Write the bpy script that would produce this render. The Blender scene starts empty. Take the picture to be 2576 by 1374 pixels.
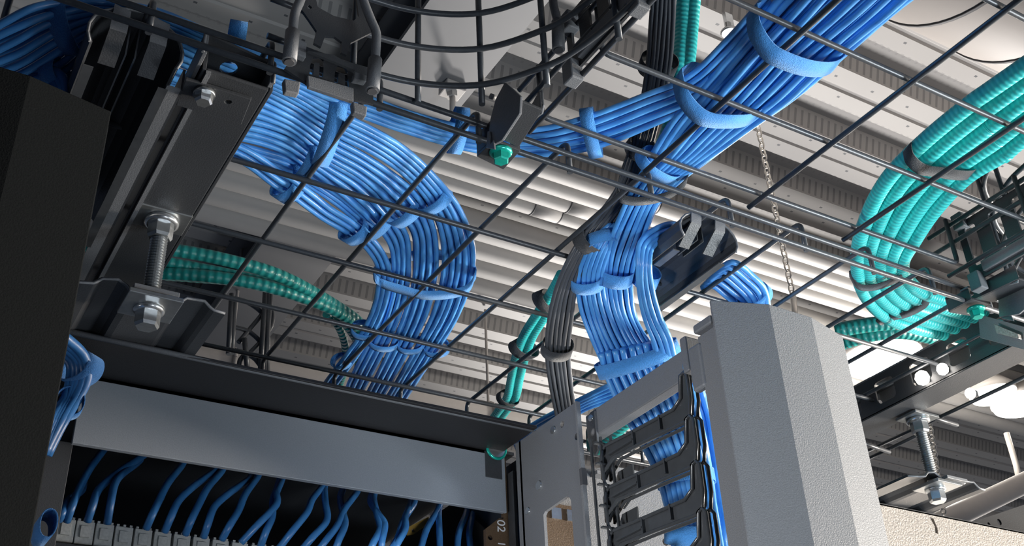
import bpy, bmesh, math, random
from mathutils import Vector, Matrix
from mathutils.geometry import tessellate_polygon
random.seed(11)
# ---------------------------------------------------------------- frame of reference
# The camera looks up under a cable tray. Plan units u (1 u = 0.7 m) are measured from the camera;
# x runs along the main tray, y away from the camera, z up.
S, CAMZ = 0.7, 1.5
F = 2809.13; CX, CY = 1288.0, 687.0
R = ((0.85881988, 0.23641656, 0.45446191), (-0.51056786, 0.46744451, 0.72167589), (-0.04181959, -0.85182324, 0.52215733))
def W(p): return Vector((p[0]*S, p[1]*S, CAMZ + p[2]*S))
def ray(px, py):
    c = (px-CX, py-CY, F)
    return Vector([sum(R[i][k]*c[k] for k in range(3)) for i in range(3)])
def oz(px, py, z): d = ray(px, py); return d*(z/d.z)
def oy(px, py, y): d = ray(px, py); return d*(y/d.y)
def ox(px, py, x): d = ray(px, py); return d*(x/d.x)
V3 = Vector
col = bpy.context.scene.collection
# ---------------------------------------------------------------- materials
def newmat(name):
    m = bpy.data.materials.new(name); m.use_nodes = True
    nt = m.node_tree; b = nt.nodes['Principled BSDF']; return m, nt, b
def nd(nt, t, **k):
    n = nt.nodes.new(t)
    for a, v in k.items(): setattr(n, a, v)
    return n
def setv(b, color=None, rough=None, metal=None, spec=None, em=None, es=None):
    if color: b.inputs['Base Color'].default_value = (*color, 1)
    if rough is not None: b.inputs['Roughness'].default_value = rough
    if metal is not None: b.inputs['Metallic'].default_value = metal
    if spec is not None: b.inputs['Specular IOR Level'].default_value = spec
    if em: b.inputs['Emission Color'].default_value = (*em, 1); b.inputs['Emission Strength'].default_value = es
def noisy(name, color, rough, metal=0, scale=400, bump=.05, var=.12, spec=.5, dist=.001):
    m, nt, b = newmat(name); setv(b, color, rough, metal, spec)
    tc = nd(nt, 'ShaderNodeTexCoord'); no = nd(nt, 'ShaderNodeTexNoise'); no.inputs['Scale'].default_value = scale; no.inputs['Detail'].default_value = 3
    nt.links.new(tc.outputs['Object'], no.inputs['Vector'])
    mx = nd(nt, 'ShaderNodeMix', data_type='RGBA'); mx.inputs[6].default_value = (*[c*(1-var) for c in color], 1); mx.inputs[7].default_value = (*[min(1, c*(1+var)) for c in color], 1)
    nt.links.new(no.outputs['Fac'], mx.inputs[0]); nt.links.new(mx.outputs[2], b.inputs['Base Color'])
    bp = nd(nt, 'ShaderNodeBump'); bp.inputs['Strength'].default_value = bump; bp.inputs['Distance'].default_value = dist
    nt.links.new(no.outputs['Fac'], bp.inputs['Height']); nt.links.new(bp.outputs['Normal'], b.inputs['Normal'])
    return m
def cablemat(name, color, rough, freq, amp, color2=None, twist=0.0, spec=.5, long_noise=True, coat=0.0):
    """jacket material; UV.x is metres along the cable, UV.y the turn around it"""
    m, nt, b = newmat(name); setv(b, color, rough, 0, spec)
    b.inputs['Coat Weight'].default_value = coat; b.inputs['Coat Roughness'].default_value = .25
    uv = nd(nt, 'ShaderNodeUVMap'); sp = nd(nt, 'ShaderNodeSeparateXYZ'); nt.links.new(uv.outputs['UV'], sp.inputs[0])
    a = nd(nt, 'ShaderNodeMath', operation='MULTIPLY'); a.inputs[1].default_value = freq*2*math.pi; nt.links.new(sp.outputs['X'], a.inputs[0])
    c = nd(nt, 'ShaderNodeMath', operation='MULTIPLY'); c.inputs[1].default_value = twist*2*math.pi; nt.links.new(sp.outputs['Y'], c.inputs[0])
    d = nd(nt, 'ShaderNodeMath', operation='ADD'); nt.links.new(a.outputs[0], d.inputs[0]); nt.links.new(c.outputs[0], d.inputs[1])
    s = nd(nt, 'ShaderNodeMath', operation='SINE'); nt.links.new(d.outputs[0], s.inputs[0])
    no = nd(nt, 'ShaderNodeTexNoise'); no.inputs['Scale'].default_value = 90; tc = nd(nt, 'ShaderNodeTexCoord'); nt.links.new(tc.outputs['Object'], no.inputs['Vector'])
    ad = nd(nt, 'ShaderNodeMath', operation='MULTIPLY_ADD'); ad.inputs[1].default_value = 1.6; nt.links.new(no.outputs['Fac'], ad.inputs[0]); nt.links.new(s.outputs[0], ad.inputs[2])
    bp = nd(nt, 'ShaderNodeBump'); bp.inputs['Strength'].default_value = 1; bp.inputs['Distance'].default_value = amp
    nt.links.new(ad.outputs[0], bp.inputs['Height']); nt.links.new(bp.outputs['Normal'], b.inputs['Normal'])
    if color2:
        mr = nd(nt, 'ShaderNodeMapRange'); mr.inputs[1].default_value = -1; mr.inputs[2].default_value = 1; nt.links.new(s.outputs[0], mr.inputs[0])
        mx = nd(nt, 'ShaderNodeMix', data_type='RGBA'); mx.inputs[6].default_value = (*color, 1); mx.inputs[7].default_value = (*color2, 1)
        nt.links.new(mr.outputs[0], mx.inputs[0]); nt.links.new(mx.outputs[2], b.inputs['Base Color'])
    return m
def velcro(name, color, hi):
    m, nt, b = newmat(name); setv(b, color, .95, 0, .2)
    b.inputs['Sheen Weight'].default_value = .6; b.inputs['Sheen Tint'].default_value = (*hi, 1)
    tc = nd(nt, 'ShaderNodeTexCoord'); no = nd(nt, 'ShaderNodeTexNoise'); no.inputs['Scale'].default_value = 900; no.inputs['Detail'].default_value = 2
    nt.links.new(tc.outputs['Object'], no.inputs['Vector'])
    cr = nd(nt, 'ShaderNodeMix', data_type='RGBA'); cr.inputs[6].default_value = (*[c*.55 for c in color], 1); cr.inputs[7].default_value = (*[min(1, c*1.5+.01) for c in color], 1)
    nt.links.new(no.outputs['Fac'], cr.inputs[0]); nt.links.new(cr.outputs[2], b.inputs['Base Color'])
    bp = nd(nt, 'ShaderNodeBump'); bp.inputs['Strength'].default_value = 1; bp.inputs['Distance'].default_value = .0009
    nt.links.new(no.outputs['Fac'], bp.inputs['Height']); nt.links.new(bp.outputs['Normal'], b.inputs['Normal'])
    return m
M = {}
M['wire'] = noisy('black_coated_wire', (.055,.06,.068), .33, .25, 300, .12, .25, .5)
M['black'] = noisy('black_powder_coat', (.036,.038,.042), .38, .1, 700, .2, .2, .5)
M['flange'] = noisy('near_black_flange_paint', (.012,.011,.0115), .5, 0, 700, .2, .25, .4)
M['char'] = noisy('charcoal_powder_coat', (.15,.155,.165), .5, .1, 900, .25, .3, .5)
M['panel'] = noisy('textured_panel_paint', (.175,.178,.185), .55, .1, 800, .5, .3, .4)
M['header'] = noisy('grey_blue_header_paint', (.22,.24,.27), .48, .1, 700, .25, .15, .45)
M['sparkle'] = noisy('speckled_metallic_paint', (.33,.30,.27), .5, .35, 420, .8, .7, .5)
M['zinc'] = noisy('zinc_plated_steel', (.42,.44,.45), .28, .9, 200, .08, .2, .5)
M['brightz'] = noisy('bright_zinc', (.62,.64,.65), .22, .9, 200, .05, .2, .5)
M['green'] = noisy('green_passivated_bolt', (.01,.42,.32), .22, .5, 250, .1, .25, .6)
M['plastic'] = noisy('glossy_black_plastic', (.045,.048,.052), .2, 0, 120, .12, .2, .6)
M['grey'] = noisy('pipe_paint', (.50,.47,.445), .5, 0, 40, .05, .06, .35)
M['conduit'] = noisy('conduit_grey', (.43,.415,.40), .65, .0, 30, .05, .06, .45)
M['beam'] = noisy('beam_primer_grey', (.20,.20,.205), .55, 0, 6, .05, .1, .3)
M['duct'] = noisy('duct_paint', (.50,.455,.42), .45, 0, 8, .04, .05, .35)
M['whitep'] = noisy('white_jack_plastic', (.55,.55,.52), .5, 0, 300, .3, .35, .4)
M['chain'] = noisy('pale_chain', (.8,.76,.7), .3, .4, 100, .05, .1, .5)
M['brown'] = noisy('dark_brown_metal', (.09,.055,.030), .45, .2, 700, .4, .45, .4)
M['ink'] = noisy('pale_print', (.6,.6,.62), .6, 0, 100, .02, .05, .3)
M['seam'] = noisy('dark_seam', (.06,.06,.065), .6, 0, 100, .02, .05, .3)
M['blue'] = cablemat('blue_cable_jacket', (.055,.27,.74), .34, 24, .0005, (.08,.34,.82), .5, .5, coat=.35)
M['blued'] = cablemat('shaded_blue_cable_jacket', (.016,.085,.24), .4, 24, .0004, (.02,.10,.28), .5, .4)  # same blue jacket, with the dim left side put into its colour
M['blue_half_shaded'] = cablemat('half_shaded_blue_cable_jacket', (.035,.17,.45), .36, 24, .0004, (.045,.20,.50), .5, .45, coat=.2)  # blue jacket partly darkened, shade of the left half in the colour
M['bluev_shaded'] = velcro('shaded_blue_hook_and_loop', (.018,.09,.26), (.25,.45,.8))  # blue strap fabric with the left side's shade in its colour
M['bluev'] = velcro('blue_hook_and_loop', (.05,.25,.70), (.35,.6,1))
M['blackv'] = velcro('black_hook_and_loop', (.03,.032,.036), (.4,.4,.4))
M['teal'] = cablemat('teal_armoured_jacket', (.015,.50,.50), .35, 175, .00032, (.05,.66,.62), .0, .5)
M['tealr'] = cablemat('teal_ribbed_jacket', (.008,.21,.19), .38, 100, .0007, (.016,.31,.28), .0, .5)  # teal base darkened to carry the lower light at the left
M['blackc'] = cablemat('black_cable_jacket', (.07,.075,.085), .32, 6, .0003, None, 0, .55)
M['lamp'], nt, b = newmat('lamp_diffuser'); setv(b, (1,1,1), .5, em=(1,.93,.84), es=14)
# corrugated deck: rows of perforations and embossed marks in its own coordinates
P = .452*S
def deckmat():
    m, nt, b = newmat('acoustic_deck_paint'); setv(b, (.36,.345,.33), .55, 0, .3)
    tc = nd(nt, 'ShaderNodeTexCoord'); sp = nd(nt, 'ShaderNodeSeparateXYZ'); nt.links.new(tc.outputs['Object'], sp.inputs[0])
    def mth(op, a, b_=None, c=None):
        n = nd(nt, 'ShaderNodeMath', operation=op)
        for i, v in enumerate((a, b_, c)):
            if v is None: continue
            if isinstance(v, (int, float)): n.inputs[i].default_value = v
            else: nt.links.new(v, n.inputs[i])
        return n.outputs[0]
    fy = mth('FRACT', mth('DIVIDE', sp.outputs['Y'], P))
    def frx(pitch, off=0.0): return mth('FRACT', mth('ADD', mth('DIVIDE', sp.outputs['X'], pitch), off))
    def band(v, c, h): return mth('LESS_THAN', mth('ABSOLUTE', mth('SUBTRACT', v, c)), h)
    slots = mth('MULTIPLY', band(fy, .945, .032), band(frx(.034), .5, .17))
    slots1 = mth('MULTIPLY', band(fy, .535, .03), band(frx(.034), .5, .2))
    dots = mth('MULTIPLY', mth('ADD', band(fy, .70, .018), band(fy, .80, .018)), band(frx(.034, .3), .5, .16))
    mk1 = mth('MULTIPLY', band(fy, .12, .014), band(frx(.18), .5, .035))
    mk2 = mth('MULTIPLY', band(fy, .37, .014), band(frx(.18, .5), .5, .035))
    t = mth('ADD', mth('ADD', mth('MULTIPLY', slots, .5), mth('MULTIPLY', slots1, .22)), mth('ADD', mth('MULTIPLY', dots, .14), mth('ADD', mth('MULTIPLY', mk1, .9), mth('MULTIPLY', mk2, .9))))
    t = mth('MINIMUM', t, 1.0)
    no = nd(nt, 'ShaderNodeTexNoise'); no.inputs['Scale'].default_value = 3; nt.links.new(tc.outputs['Object'], no.inputs['Vector'])
    c0 = nd(nt, 'ShaderNodeMix', data_type='RGBA'); c0.inputs[6].default_value = (.30,.29,.285,1); c0.inputs[7].default_value = (.36,.35,.34,1); nt.links.new(no.outputs['Fac'], c0.inputs[0])
    mx = nd(nt, 'ShaderNodeMix', data_type='RGBA'); mx.inputs[7].default_value = (.07,.075,.085,1)
    nt.links.new(c0.outputs[2], mx.inputs[6]); nt.links.new(t, mx.inputs[0]); nt.links.new(mx.outputs[2], b.inputs['Base Color'])
    bp = nd(nt, 'ShaderNodeBump'); bp.inputs['Strength'].default_value = .6; bp.inputs['Distance'].default_value = .004; bp.invert = True
    nt.links.new(t, bp.inputs['Height']); nt.links.new(bp.outputs['Normal'], b.inputs['Normal'])
    return m
M['deck'] = deckmat()
# ---------------------------------------------------------------- mesh building (all input in u)
class MB:
    def __init__(s): s.v = []; s.f = []; s.uv = []; s.sm = []
    def add(s, vs, fs, uvs=None, smooth=False):
        b = len(s.v); s.v += [V3(v) for v in vs]
        for i, f in enumerate(fs):
            s.f.append([b+k for k in f]); s.uv.append(uvs[i] if uvs else [(0, 0)]*len(f)); s.sm.append(smooth)
        return s
    def box(s, x0, x1, y0, y1, z0, z1):
        v = [(x, y, z) for x in (x0, x1) for y in (y0, y1) for z in (z0, z1)]
        return s.add(v, [(0,1,3,2), (4,6,7,5), (0,4,5,1), (2,3,7,6), (0,2,6,4), (1,5,7,3)])
    def hexa(s, lo, hi):     # two matching quads
        return s.add(list(lo)+list(hi), [(3,2,1,0), (4,5,6,7), (0,1,5,4), (1,2,6,5), (2,3,7,6), (3,0,4,7)])
    def tube(s, pts, r, n=8, caps=True, rs=None):
        pts = [V3(p) for p in pts]
        m = len(pts); T = []
        for i in range(m):
            t = pts[min(i+1, m-1)] - pts[max(i-1, 0)]
            T.append(t.normalized() if t.length > 1e-9 else (T[-1] if T else V3((0,0,1))))
        a = V3((0,0,1)) if abs(T[0].z) < .9 else V3((1,0,0))
        N = (a - T[0]*a.dot(T[0])).normalized(); vs = []; L = 0; Ls = []
        for i in range(m):
            if i:
                N = N - T[i]*N.dot(T[i]); N.normalize(); L += (pts[i]-pts[i-1]).length
            Bn = T[i].cross(N); Ls.append(L*S); rr = rs[i] if rs else r
            for k in range(n):
                t = 2*math.pi*k/n; vs.append(pts[i] + (N*math.cos(t) + Bn*math.sin(t))*rr)
        fs, us = [], []
        for i in range(m-1):
            for k in range(n):
                k2 = (k+1) % n
                fs.append((i*n+k, i*n+k2, (i+1)*n+k2, (i+1)*n+k))
                us.append([(Ls[i], k/n), (Ls[i], (k+1)/n), (Ls[i+1], (k+1)/n), (Ls[i+1], k/n)])
        s.add(vs, fs, us, True)
        if caps:
            b = len(s.v) - len(vs)
            s.f.append([b+k for k in range(n)][::-1]); s.uv.append([(0,0)]*n); s.sm.append(False)
            s.f.append([b+(m-1)*n+k for k in range(n)]); s.uv.append([(0,0)]*n); s.sm.append(False)
        return s
    def plate(s, outer, holes, fn, th):
        """flat sheet: 2-D outline + holes, fn(a,b,t) -> 3-D"""
        loops = [list(outer)] + [list(h) for h in holes]
        flat = [p for l in loops for p in l]
        tris = tessellate_polygon([[V3((p[0], p[1], 0)) for p in l] for l in loops])
        n = len(flat)
        vs = [fn(p[0], p[1], 0) for p in flat] + [fn(p[0], p[1], th) for p in flat]
        fs = [tuple(t) for t in tris] + [tuple(k+n for k in t[::-1]) for t in tris]
        b = 0
        for l in loops:
            m = len(l)
            for i in range(m):
                j = (i+1) % m; fs.append((b+i, b+j, n+b+j, n+b+i))
            b += m
        return s.add(vs, fs)
    def strip(s, pts, th, y0, y1, plane='xz'):
        """sheet profile (polyline) with thickness th swept from y0 to y1"""
        m = len(pts); off = []
        for i in range(m):
            a = V3((*pts[max(i-1, 0)], 0)); c = V3((*pts[min(i+1, m-1)], 0)); d = (c-a).normalized(); off.append((-d.y*th, d.x*th))
        prof = list(pts) + [(pts[i][0]+off[i][0], pts[i][1]+off[i][1]) for i in range(m)]
        def mk(p, y): return (p[0], y, p[1]) if plane == 'xz' else (p[0], p[1], y)
        y1f = y1 if callable(y1) else (lambda p: y1)
        vs = [mk(p, y0) for p in prof] + [mk(p, y1f(p)) for p in prof]; n = 2*m; fs = []
        for i in range(m-1):
            fs += [(i, i+1, n+i+1, n+i), (m+i+1, m+i, n+m+i, n+m+i+1), (i+1, i, m+i, m+i+1), (n+i, n+i+1, n+m+i+1, n+m+i)]
        fs += [(0, n, n+m, m), (m-1, 2*m-1, n+2*m-1, n+m-1)]
        return s.add(vs, fs)
    def lathe(s, c, prof, n=24, axis='z'):
        c = V3(c); pts = [c + V3((0,0,h)) for r, h in prof]
        vs = []
        for r, h in prof:
            for k in range(n):
                t = 2*math.pi*k/n; q = (r*math.cos(t), r*math.sin(t), h)
                if axis == 'x': q = (q[2], q[0], q[1])
                if axis == 'y': q = (q[0], q[2], q[1])
                vs.append(c + V3(q))
        fs = []
        for i in range(len(prof)-1):
            for k in range(n): fs.append((i*n+k, i*n+(k+1)%n, (i+1)*n+(k+1)%n, (i+1)*n+k))
        s.add(vs, fs, None, n > 8)
        b = len(s.v)-len(vs)
        s.f += [[b+k for k in range(n)][::-1], [b+(len(prof)-1)*n+k for k in range(n)]]; s.uv += [[(0,0)]*n]*2; s.sm += [False]*2
        return s
    def build(s, name, mat, parent=None, bevel=0):
        wv = [W(v) for v in s.v]
        if parent is not None: o0 = WL[parent.name]
        else:
            lo = [min(v[i] for v in wv) for i in range(3)]; hi = [max(v[i] for v in wv) for i in range(3)]
            o0 = V3(((lo[0]+hi[0])/2, (lo[1]+hi[1])/2, lo[2]))
        me = bpy.data.meshes.new(name); me.from_pydata([v-o0 for v in wv], [], s.f)
        uvl = me.uv_layers.new(name='UVMap'); k = 0; data = [0.0]*(2*len(me.loops))
        for u in s.uv:
            for a in u: data[2*k] = a[0]; data[2*k+1] = a[1]; k += 1
        uvl.data.foreach_set('uv', data)
        me.polygons.foreach_set('use_smooth', s.sm)
        me.materials.append(M[mat] if isinstance(mat, str) else mat)
        if not any(s.sm) or bevel:
            bm = bmesh.new(); bm.from_mesh(me); bmesh.ops.recalc_face_normals(bm, faces=bm.faces); bm.to_mesh(me); bm.free()
        me.update()
        o = bpy.data.objects.new(name, me); col.objects.link(o)
        if parent is not None: o.parent = parent; WL[o.name] = o0
        else: o.location = o0; WL[o.name] = o0
        if bevel:
            mo = o.modifiers.new('edge', 'BEVEL'); mo.width = bevel*S; mo.segments = 2; mo.limit_method = 'ANGLE'; mo.angle_limit = math.radians(40)
        return o
WL = {}
def tag(o, label=None, cat=None, group=None, kind=None):
    for k, v in (('label', label), ('category', cat), ('group', group), ('kind', kind)):
        if v: o[k] = v
    return o
def thing(name, base, label, cat, group=None):
    o = bpy.data.objects.new(name, None); col.objects.link(o); o.location = W(base); o.empty_display_size = .02
    WL[o.name] = W(base); return tag(o, label, cat, group)
def smooth(pts, per=6):
    pts = [V3(p) for p in pts]; out = []
    n = len(pts)
    for i in range(n-1):
        p0 = pts[i-1] if i else pts[0]*2-pts[1]; p1 = pts[i]; p2 = pts[i+1]; p3 = pts[i+2] if i+2 < n else pts[-1]*2-pts[-2]
        for k in range(per):
            t = k/per; t2 = t*t; t3 = t2*t
            out.append(.5*((2*p1)+(p2-p0)*t+(2*p0-5*p1+4*p2-p3)*t2+(3*p1-p0-3*p2+p3)*t3))
    out.append(pts[-1]); return out
def bend(pts, r=.012, k=5):
    """polyline with rounded corners"""
    pts = [V3(p) for p in pts]; out = [pts[0]]
    for i in range(1, len(pts)-1):
        a = (pts[i-1]-pts[i]); b_ = (pts[i+1]-pts[i]); ra = min(r, a.length*.49); rb = min(r, b_.length*.49)
        p = pts[i]+a.normalized()*ra; q = pts[i]+b_.normalized()*rb
        for j in range(k+1):
            t = j/k; out.append(p*(1-t)**2 + pts[i]*2*t*(1-t) + q*t*t)
    out.append(pts[-1]); return out
# ================================================================ SETTING: deck, beam
H = 3.72
def deck():
    mb = MB(); z = 0; prof = [(0, 0), (.22, 0), (.24, .018), (.28, .018), (.30, 0), (.52, 0), (.56, .17), (.90, .17), (.985, 0), (1, 0)]
    pts = []
    for k in range(-3, 34):
        for f, h in prof[:-1]: pts.append(((k+f)*.452, H + h*.65))
    x0, x1 = -6, 16; m = len(pts)
    vs = [(x0, a, b) for a, b in pts] + [(x1, a, b) for a, b in pts]
    mb.add(vs, [(i, i+1, m+i+1, m+i) for i in range(m-1)])
    o = mb.build('ceiling', 'deck'); o.data.flip_normals()
    # keep the pattern phase: origin on a multiple of the rib pitch
    d = o.location.copy(); new = V3((0, 0, d.z)); 
    o.data.transform(Matrix.Translation(d-new)); o.location = new
    tag(o, kind='structure')
    return o
deck()
bm_ = MB(); hz = 3.40
xl, xr = 1.545, 1.985
bm_.box(xl, xr, -1.5, 14, hz, hz+.025); bm_.box((xl+xr)/2-.012, (xl+xr)/2+.012, -1.5, 14, hz+.025, hz+.29); bm_.box(xl, xr, -1.5, 14, hz+.29, hz+.31)
tag(bm_.build('ceiling_beam', 'beam'), kind='structure')
# ================================================================ ceiling services
def pipe(y, z, r, x0, x1, label, group, joints=(), mat='conduit', name='conduit_pipe', cat='pipe'):
    t = thing(name, ((x0+x1)/2, y, z), label, cat, group)
    MB().tube([(x0+(x1-x0)*k/12, y, z) for k in range(13)], r, 20).build('pipe_run', mat, t)
    for j in joints:
        cp = MB().tube([(j, y, z), (j+.17, y, z)], r*1.05, 20).build('coupling', mat, t)
        for e in (j, j+.17): MB().tube([(e-.004, y, z), (e+.004, y, z)], r*1.062, 20).build('coupling_edge', 'seam', cp)
# y positions follow the bank seen between the deck ribs
names1 = ['pale conduit on the ceiling, first of the coupled bank behind the beam bracket', 'pale conduit on the ceiling, second of the coupled bank', 'pale conduit on the ceiling, third of the coupled bank', 'pale conduit on the ceiling, last of the coupled bank beside the perforated rib']
jx = [3.42, 3.02, 2.86, 2.70]
for k in range(4):
    pipe(3.70+.104*k+.05, 3.40, .0515, -4, 12, names1[k], 'coupled conduits under the metal deck', (jx[k],) if k else (3.12,))
names2 = ['thick pale ceiling pipe, first of the wide bank', 'thick pale ceiling pipe, second of the wide bank', 'thick pale ceiling pipe, third of the wide bank', 'thick pale ceiling pipe, fourth of the wide bank', 'thick pale ceiling pipe at the far side of the wide bank']
for k in range(4):
    pipe(4.30+.166*k+.083, 3.42, .082, -4, 12, names2[k], 'wide ceiling pipes in one bank')
# far ceiling pipe crossing under the beam with a clevis hanger
t = thing('sprinkler_pipe', (1.5, 5.6, 2.92), 'grey horizontal pipe far back below the ceiling beam', 'pipe')
MB().tube([(-4, 5.6, 2.92), (1, 5.6, 2.92), (9, 5.6, 2.92)], .075, 20).build('pipe_run', 'grey', t)
for x in (1.62, 3.3):
    MB().tube([(x, 5.6-.09*math.cos(a), 2.92+.09*math.sin(a)) for a in [k*math.pi/8 for k in range(17)]], .012, 6).build('hanger_ring', 'grey', t)
    MB().tube([(x, 5.6, 3.0), (x, 5.6, 3.7)], .01, 6).build('hanger_rod', 'grey', t)
# round duct
t = thing('round_duct', (4.4, 1.55, 2.85), 'large beige round air duct running along the ceiling with dark ring seams', 'duct')
dr = .52; dcy, dcz = 1.50, 3.35
MB().tube([(2.0, dcy, dcz), (5, dcy, dcz), (9, dcy, dcz)], dr, 64).build('duct_body', 'duct', t)
for k in range(13):
    x = 2.6 + .43*k
    MB().tube([(x-.008, dcy, dcz), (x+.008, dcy, dcz)], dr*1.012, 64).build('ring_seam', 'seam' if k % 1 == 0 else 'duct', t)
# small clamp and rod on the beam
t = thing('beam_clamp', tuple(oz(1135, 245, 3.36)), 'small square beam clamp with a short drop rod on the ceiling beam', 'clamp')
c = oz(1138, 235, 3.36)
MB().box(c.x-.05, c.x+.05, c.y-.045, c.y+.045, 3.36, 3.40).build('clamp_block', 'grey', t, .006)
MB().tube([(c.x, c.y, 3.36), (c.x, c.y, 3.22)], .014, 10).build('drop_rod', 'grey', t)
MB().lathe((c.x, c.y, 3.335), [(.026, 0), (.026, .025)], 6).build('nut', 'grey', t)
# chains
def chain(top, bot, n, size, label):
    a, b = V3(top), V3(bot); mb = MB()
    for k in range(n):
        c = a.lerp(b, (k+.5)/n); L = (b-a).length/n*.68
        pts = []
        for j in range(13):
            t = 2*math.pi*j/12; q = V3((size*math.cos(t), 0, L*math.sin(t))) if k % 2 else V3((0, size*math.cos(t), L*math.sin(t)))
            pts.append(c+q)
        mb.tube(pts, size*.3, 6, False)
    tag(mb.build('chain', 'chain'), label, 'chain')
chain(oy(1885, 215, 3.0), oy(1996, 752, 3.0), 34, .014, 'pale link chain hanging from the deck between the two wire trays')
chain(oy(2338, 1062, 2.6), oy(2379, 1325, 2.6), 26, .011, 'short link chain hanging beside the threaded rod of the speckled rack')
tag(MB().tube([oy(1995, 745, 3.0), oy(1998, 775, 3.0), oy(2003, 830, 3.0)], .014, 8).build('lamp_tube', 'chain'), 'pale thin tube at the lower end of the hanging chain', 'tube')
tag(MB().tube([oy(2532, 1090, 4.2), oy(2556, 1170, 4.2), oy(2566, 1215, 4.2)], .02, 8).build('hanger_rod', 'chain'), 'pale straight hanger rod near the ceiling lamps', 'rod')
tag(MB().tube([oy(2270, 1362, 3.4), oy(2450, 1276, 3.4), oy(2620, 1195, 3.4), oy(3000, 1024, 3.4)], .055, 20).build('drain_pipe', 'grey'), 'smooth grey pipe rising behind the speckled rack header', 'pipe')
# sensor tag hung near the ceiling
t = thing('sprinkler', tuple(oz(1838, 75, 3.5)), 'tiny bright sprinkler head under the deck left of the upper blue bundle', 'sprinkler')
c = oz(1835, 84, 3.5)
MB().lathe(c, [(.035, 0), (.04, .01), (.015, .02), (.015, .06)], 14).build('rosette', 'brightz', t)
MB().box(c.x-.012, c.x+.03, c.y-.01, c.y+.01, c.z+.03, c.z+.12).build('body', 'brightz', t)
# lamps, then glare spots added as glowing balls
def lamp(px, py, z, w, label):
    c = oz(px, py, z); t = thing('ceiling_lamp', tuple(c), label, 'lamp', 'round ceiling lamps at the far right')
    hs_ = MB().lathe((c.x, c.y, c.z+.03), [(w*.54, 0), (w*.54, .04), (w*.2, .14)], 32).build('housing', 'grey', t)
    MB().lathe((c.x, c.y, c.z), [(w*.3, .0), (w*.5, .0), (w*.5, .03)], 32).build('diffuser', 'lamp', hs_)
    return c
LP = [lamp(2222, 908, 3.2, .47, 'largest round ceiling lamp, glowing beside the tall cabinet door'),
      lamp(2500, 1000, 3.2, .30, 'mid sized glowing ceiling lamp near the right edge'),
      lamp(2578, 1022, 3.2, .42, 'glowing ceiling lamp cut by the right edge')]
for px, py, r, lab in ((2320,951,.0150,'glare spot built as a glowing ball, lower of the pair in front of the windowed channel'), (2371,929,.0120,'glare spot built as a glowing ball, upper of the pair in front of the windowed channel'), (2441,990,.0105,'glare spot built as a glowing ball at the lower right end of the windowed channel')):  # glare on the channel imitated by added glowing balls, not fittings
    c = ox(px, py, 1.815); q = thing('glare_spot', tuple(c), lab, 'lamp')
    MB().lathe((c.x, c.y, c.z-r), [(r*.3, 0), (r*.8, r*.35), (r, r), (r*.8, r*1.65), (r*.3, r*2)], 20).build('glare_ball', 'lamp', q)
    MB().box(c.x+r*.5, c.x+r*.9+.006, c.y-r*.6, c.y+r*.6, c.z-r*.6, c.z+r*.6).build('glare_backing', 'black', q)  # backing piece added along with the glare ball
# ================================================================ TRAYS
wr = .0043
YN, YF, ZT, ZM, ZP = 1.028, 1.885, 1.0, .972, .945
t1 = thing('wire_tray', (1.0, 1.45, .94), 'long black wire mesh tray turned upside down over the racks', 'cable tray')
for y in (1.283, 1.468, 1.662, 1.846): MB().tube([(-.6, y, ZT-2*wr), (1.2, y, ZT-2*wr), (1.83, y, ZT-2*wr)], wr, 10).build('long_wire', 'wire', t1)
for y, z in ((YN, ZM), (YN-.001, ZP), (YF+.002, ZM), (YF, ZP)): MB().tube([(-.6, y, z), (1.2, y, z), (2.3 if y < 1.2 else 1.83, y, z)], wr, 10).build('side_wire', 'wire', t1)
for x in [-.285, -.135, .014, .163, .312, .461, .609, .757, .902, 1.057, 1.211, 1.364, 1.512, 1.66, 1.81]:
    MB().tube(bend([(x, YN+wr*1.6, ZP), (x, YN+wr*1.6, ZT), (x-.002, 1.45, ZT), (x-.003, YF-wr*1.6, ZT), (x-.003, YF-wr*1.6, ZP)], .014), wr, 10).build('cross_wire', 'wire', t1)
t2 = thing('wire_tray', (1.1, .7, .98), 'black wire mesh tray coming from the camera side to meet the long tray', 'cable tray')
for x in (.687, .890, 1.092, 1.297, 1.553):
    MB().tube([(x, 1.028, .988), (x, .5, .988), (x, -.2, .988)], wr, 10).build('long_wire', 'wire', t2)
for x in (.687, 1.553):
    for z in (1.043, 1.078): MB().tube([(x, 1.046, z), (x, .5, z), (x, -.2, z)], wr, 10).build('side_wire', 'wire', t2)
for y in (1.0, .853, .699, .545, .39, .235, .08):
    MB().tube(bend([(.692, y, 1.09), (.692, y, .997), (1.1, y, .997), (1.548, y, .997), (1.548, y, 1.09)], .014), wr, 10).build('cross_wire', 'wire', t2)
# curved corner baskets
def corner(mx, label):
    def X(x): return x if mx == 0 else mx*2 - x
    t = thing('curved_tray_corner', (X(.58), .95, .96), label, 'cable tray')
    path = [(.30, 1.020), (.42, 1.022), (.508, 1.010), (.584, .972), (.636, .905), (.655, .86), (.668, .79), (.672, .70), (.672, .5), (.672, .2)]
    for z in (.99, 1.054, 1.12, 1.186):
        MB().tube(smooth([(X(a), b, z) for a, b in path], 6), wr, 10).build('curved_wire', 'wire', t)
    for i, (a, b) in enumerate(((.508, 1.014), (.584, .977), (.640, .905), (.673, .79), (.676, .64), (.42, 1.026))):
        MB().tube([(X(a), b+.004, .962), (X(a), b+.004, 1.26)], wr, 10).build('upright_wire', 'wire', t)
    return t
corner(0, 'curved black wire basket corner left of the near tray')
corner(1.12, 'curved black wire basket corner right of the near tray')
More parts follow.
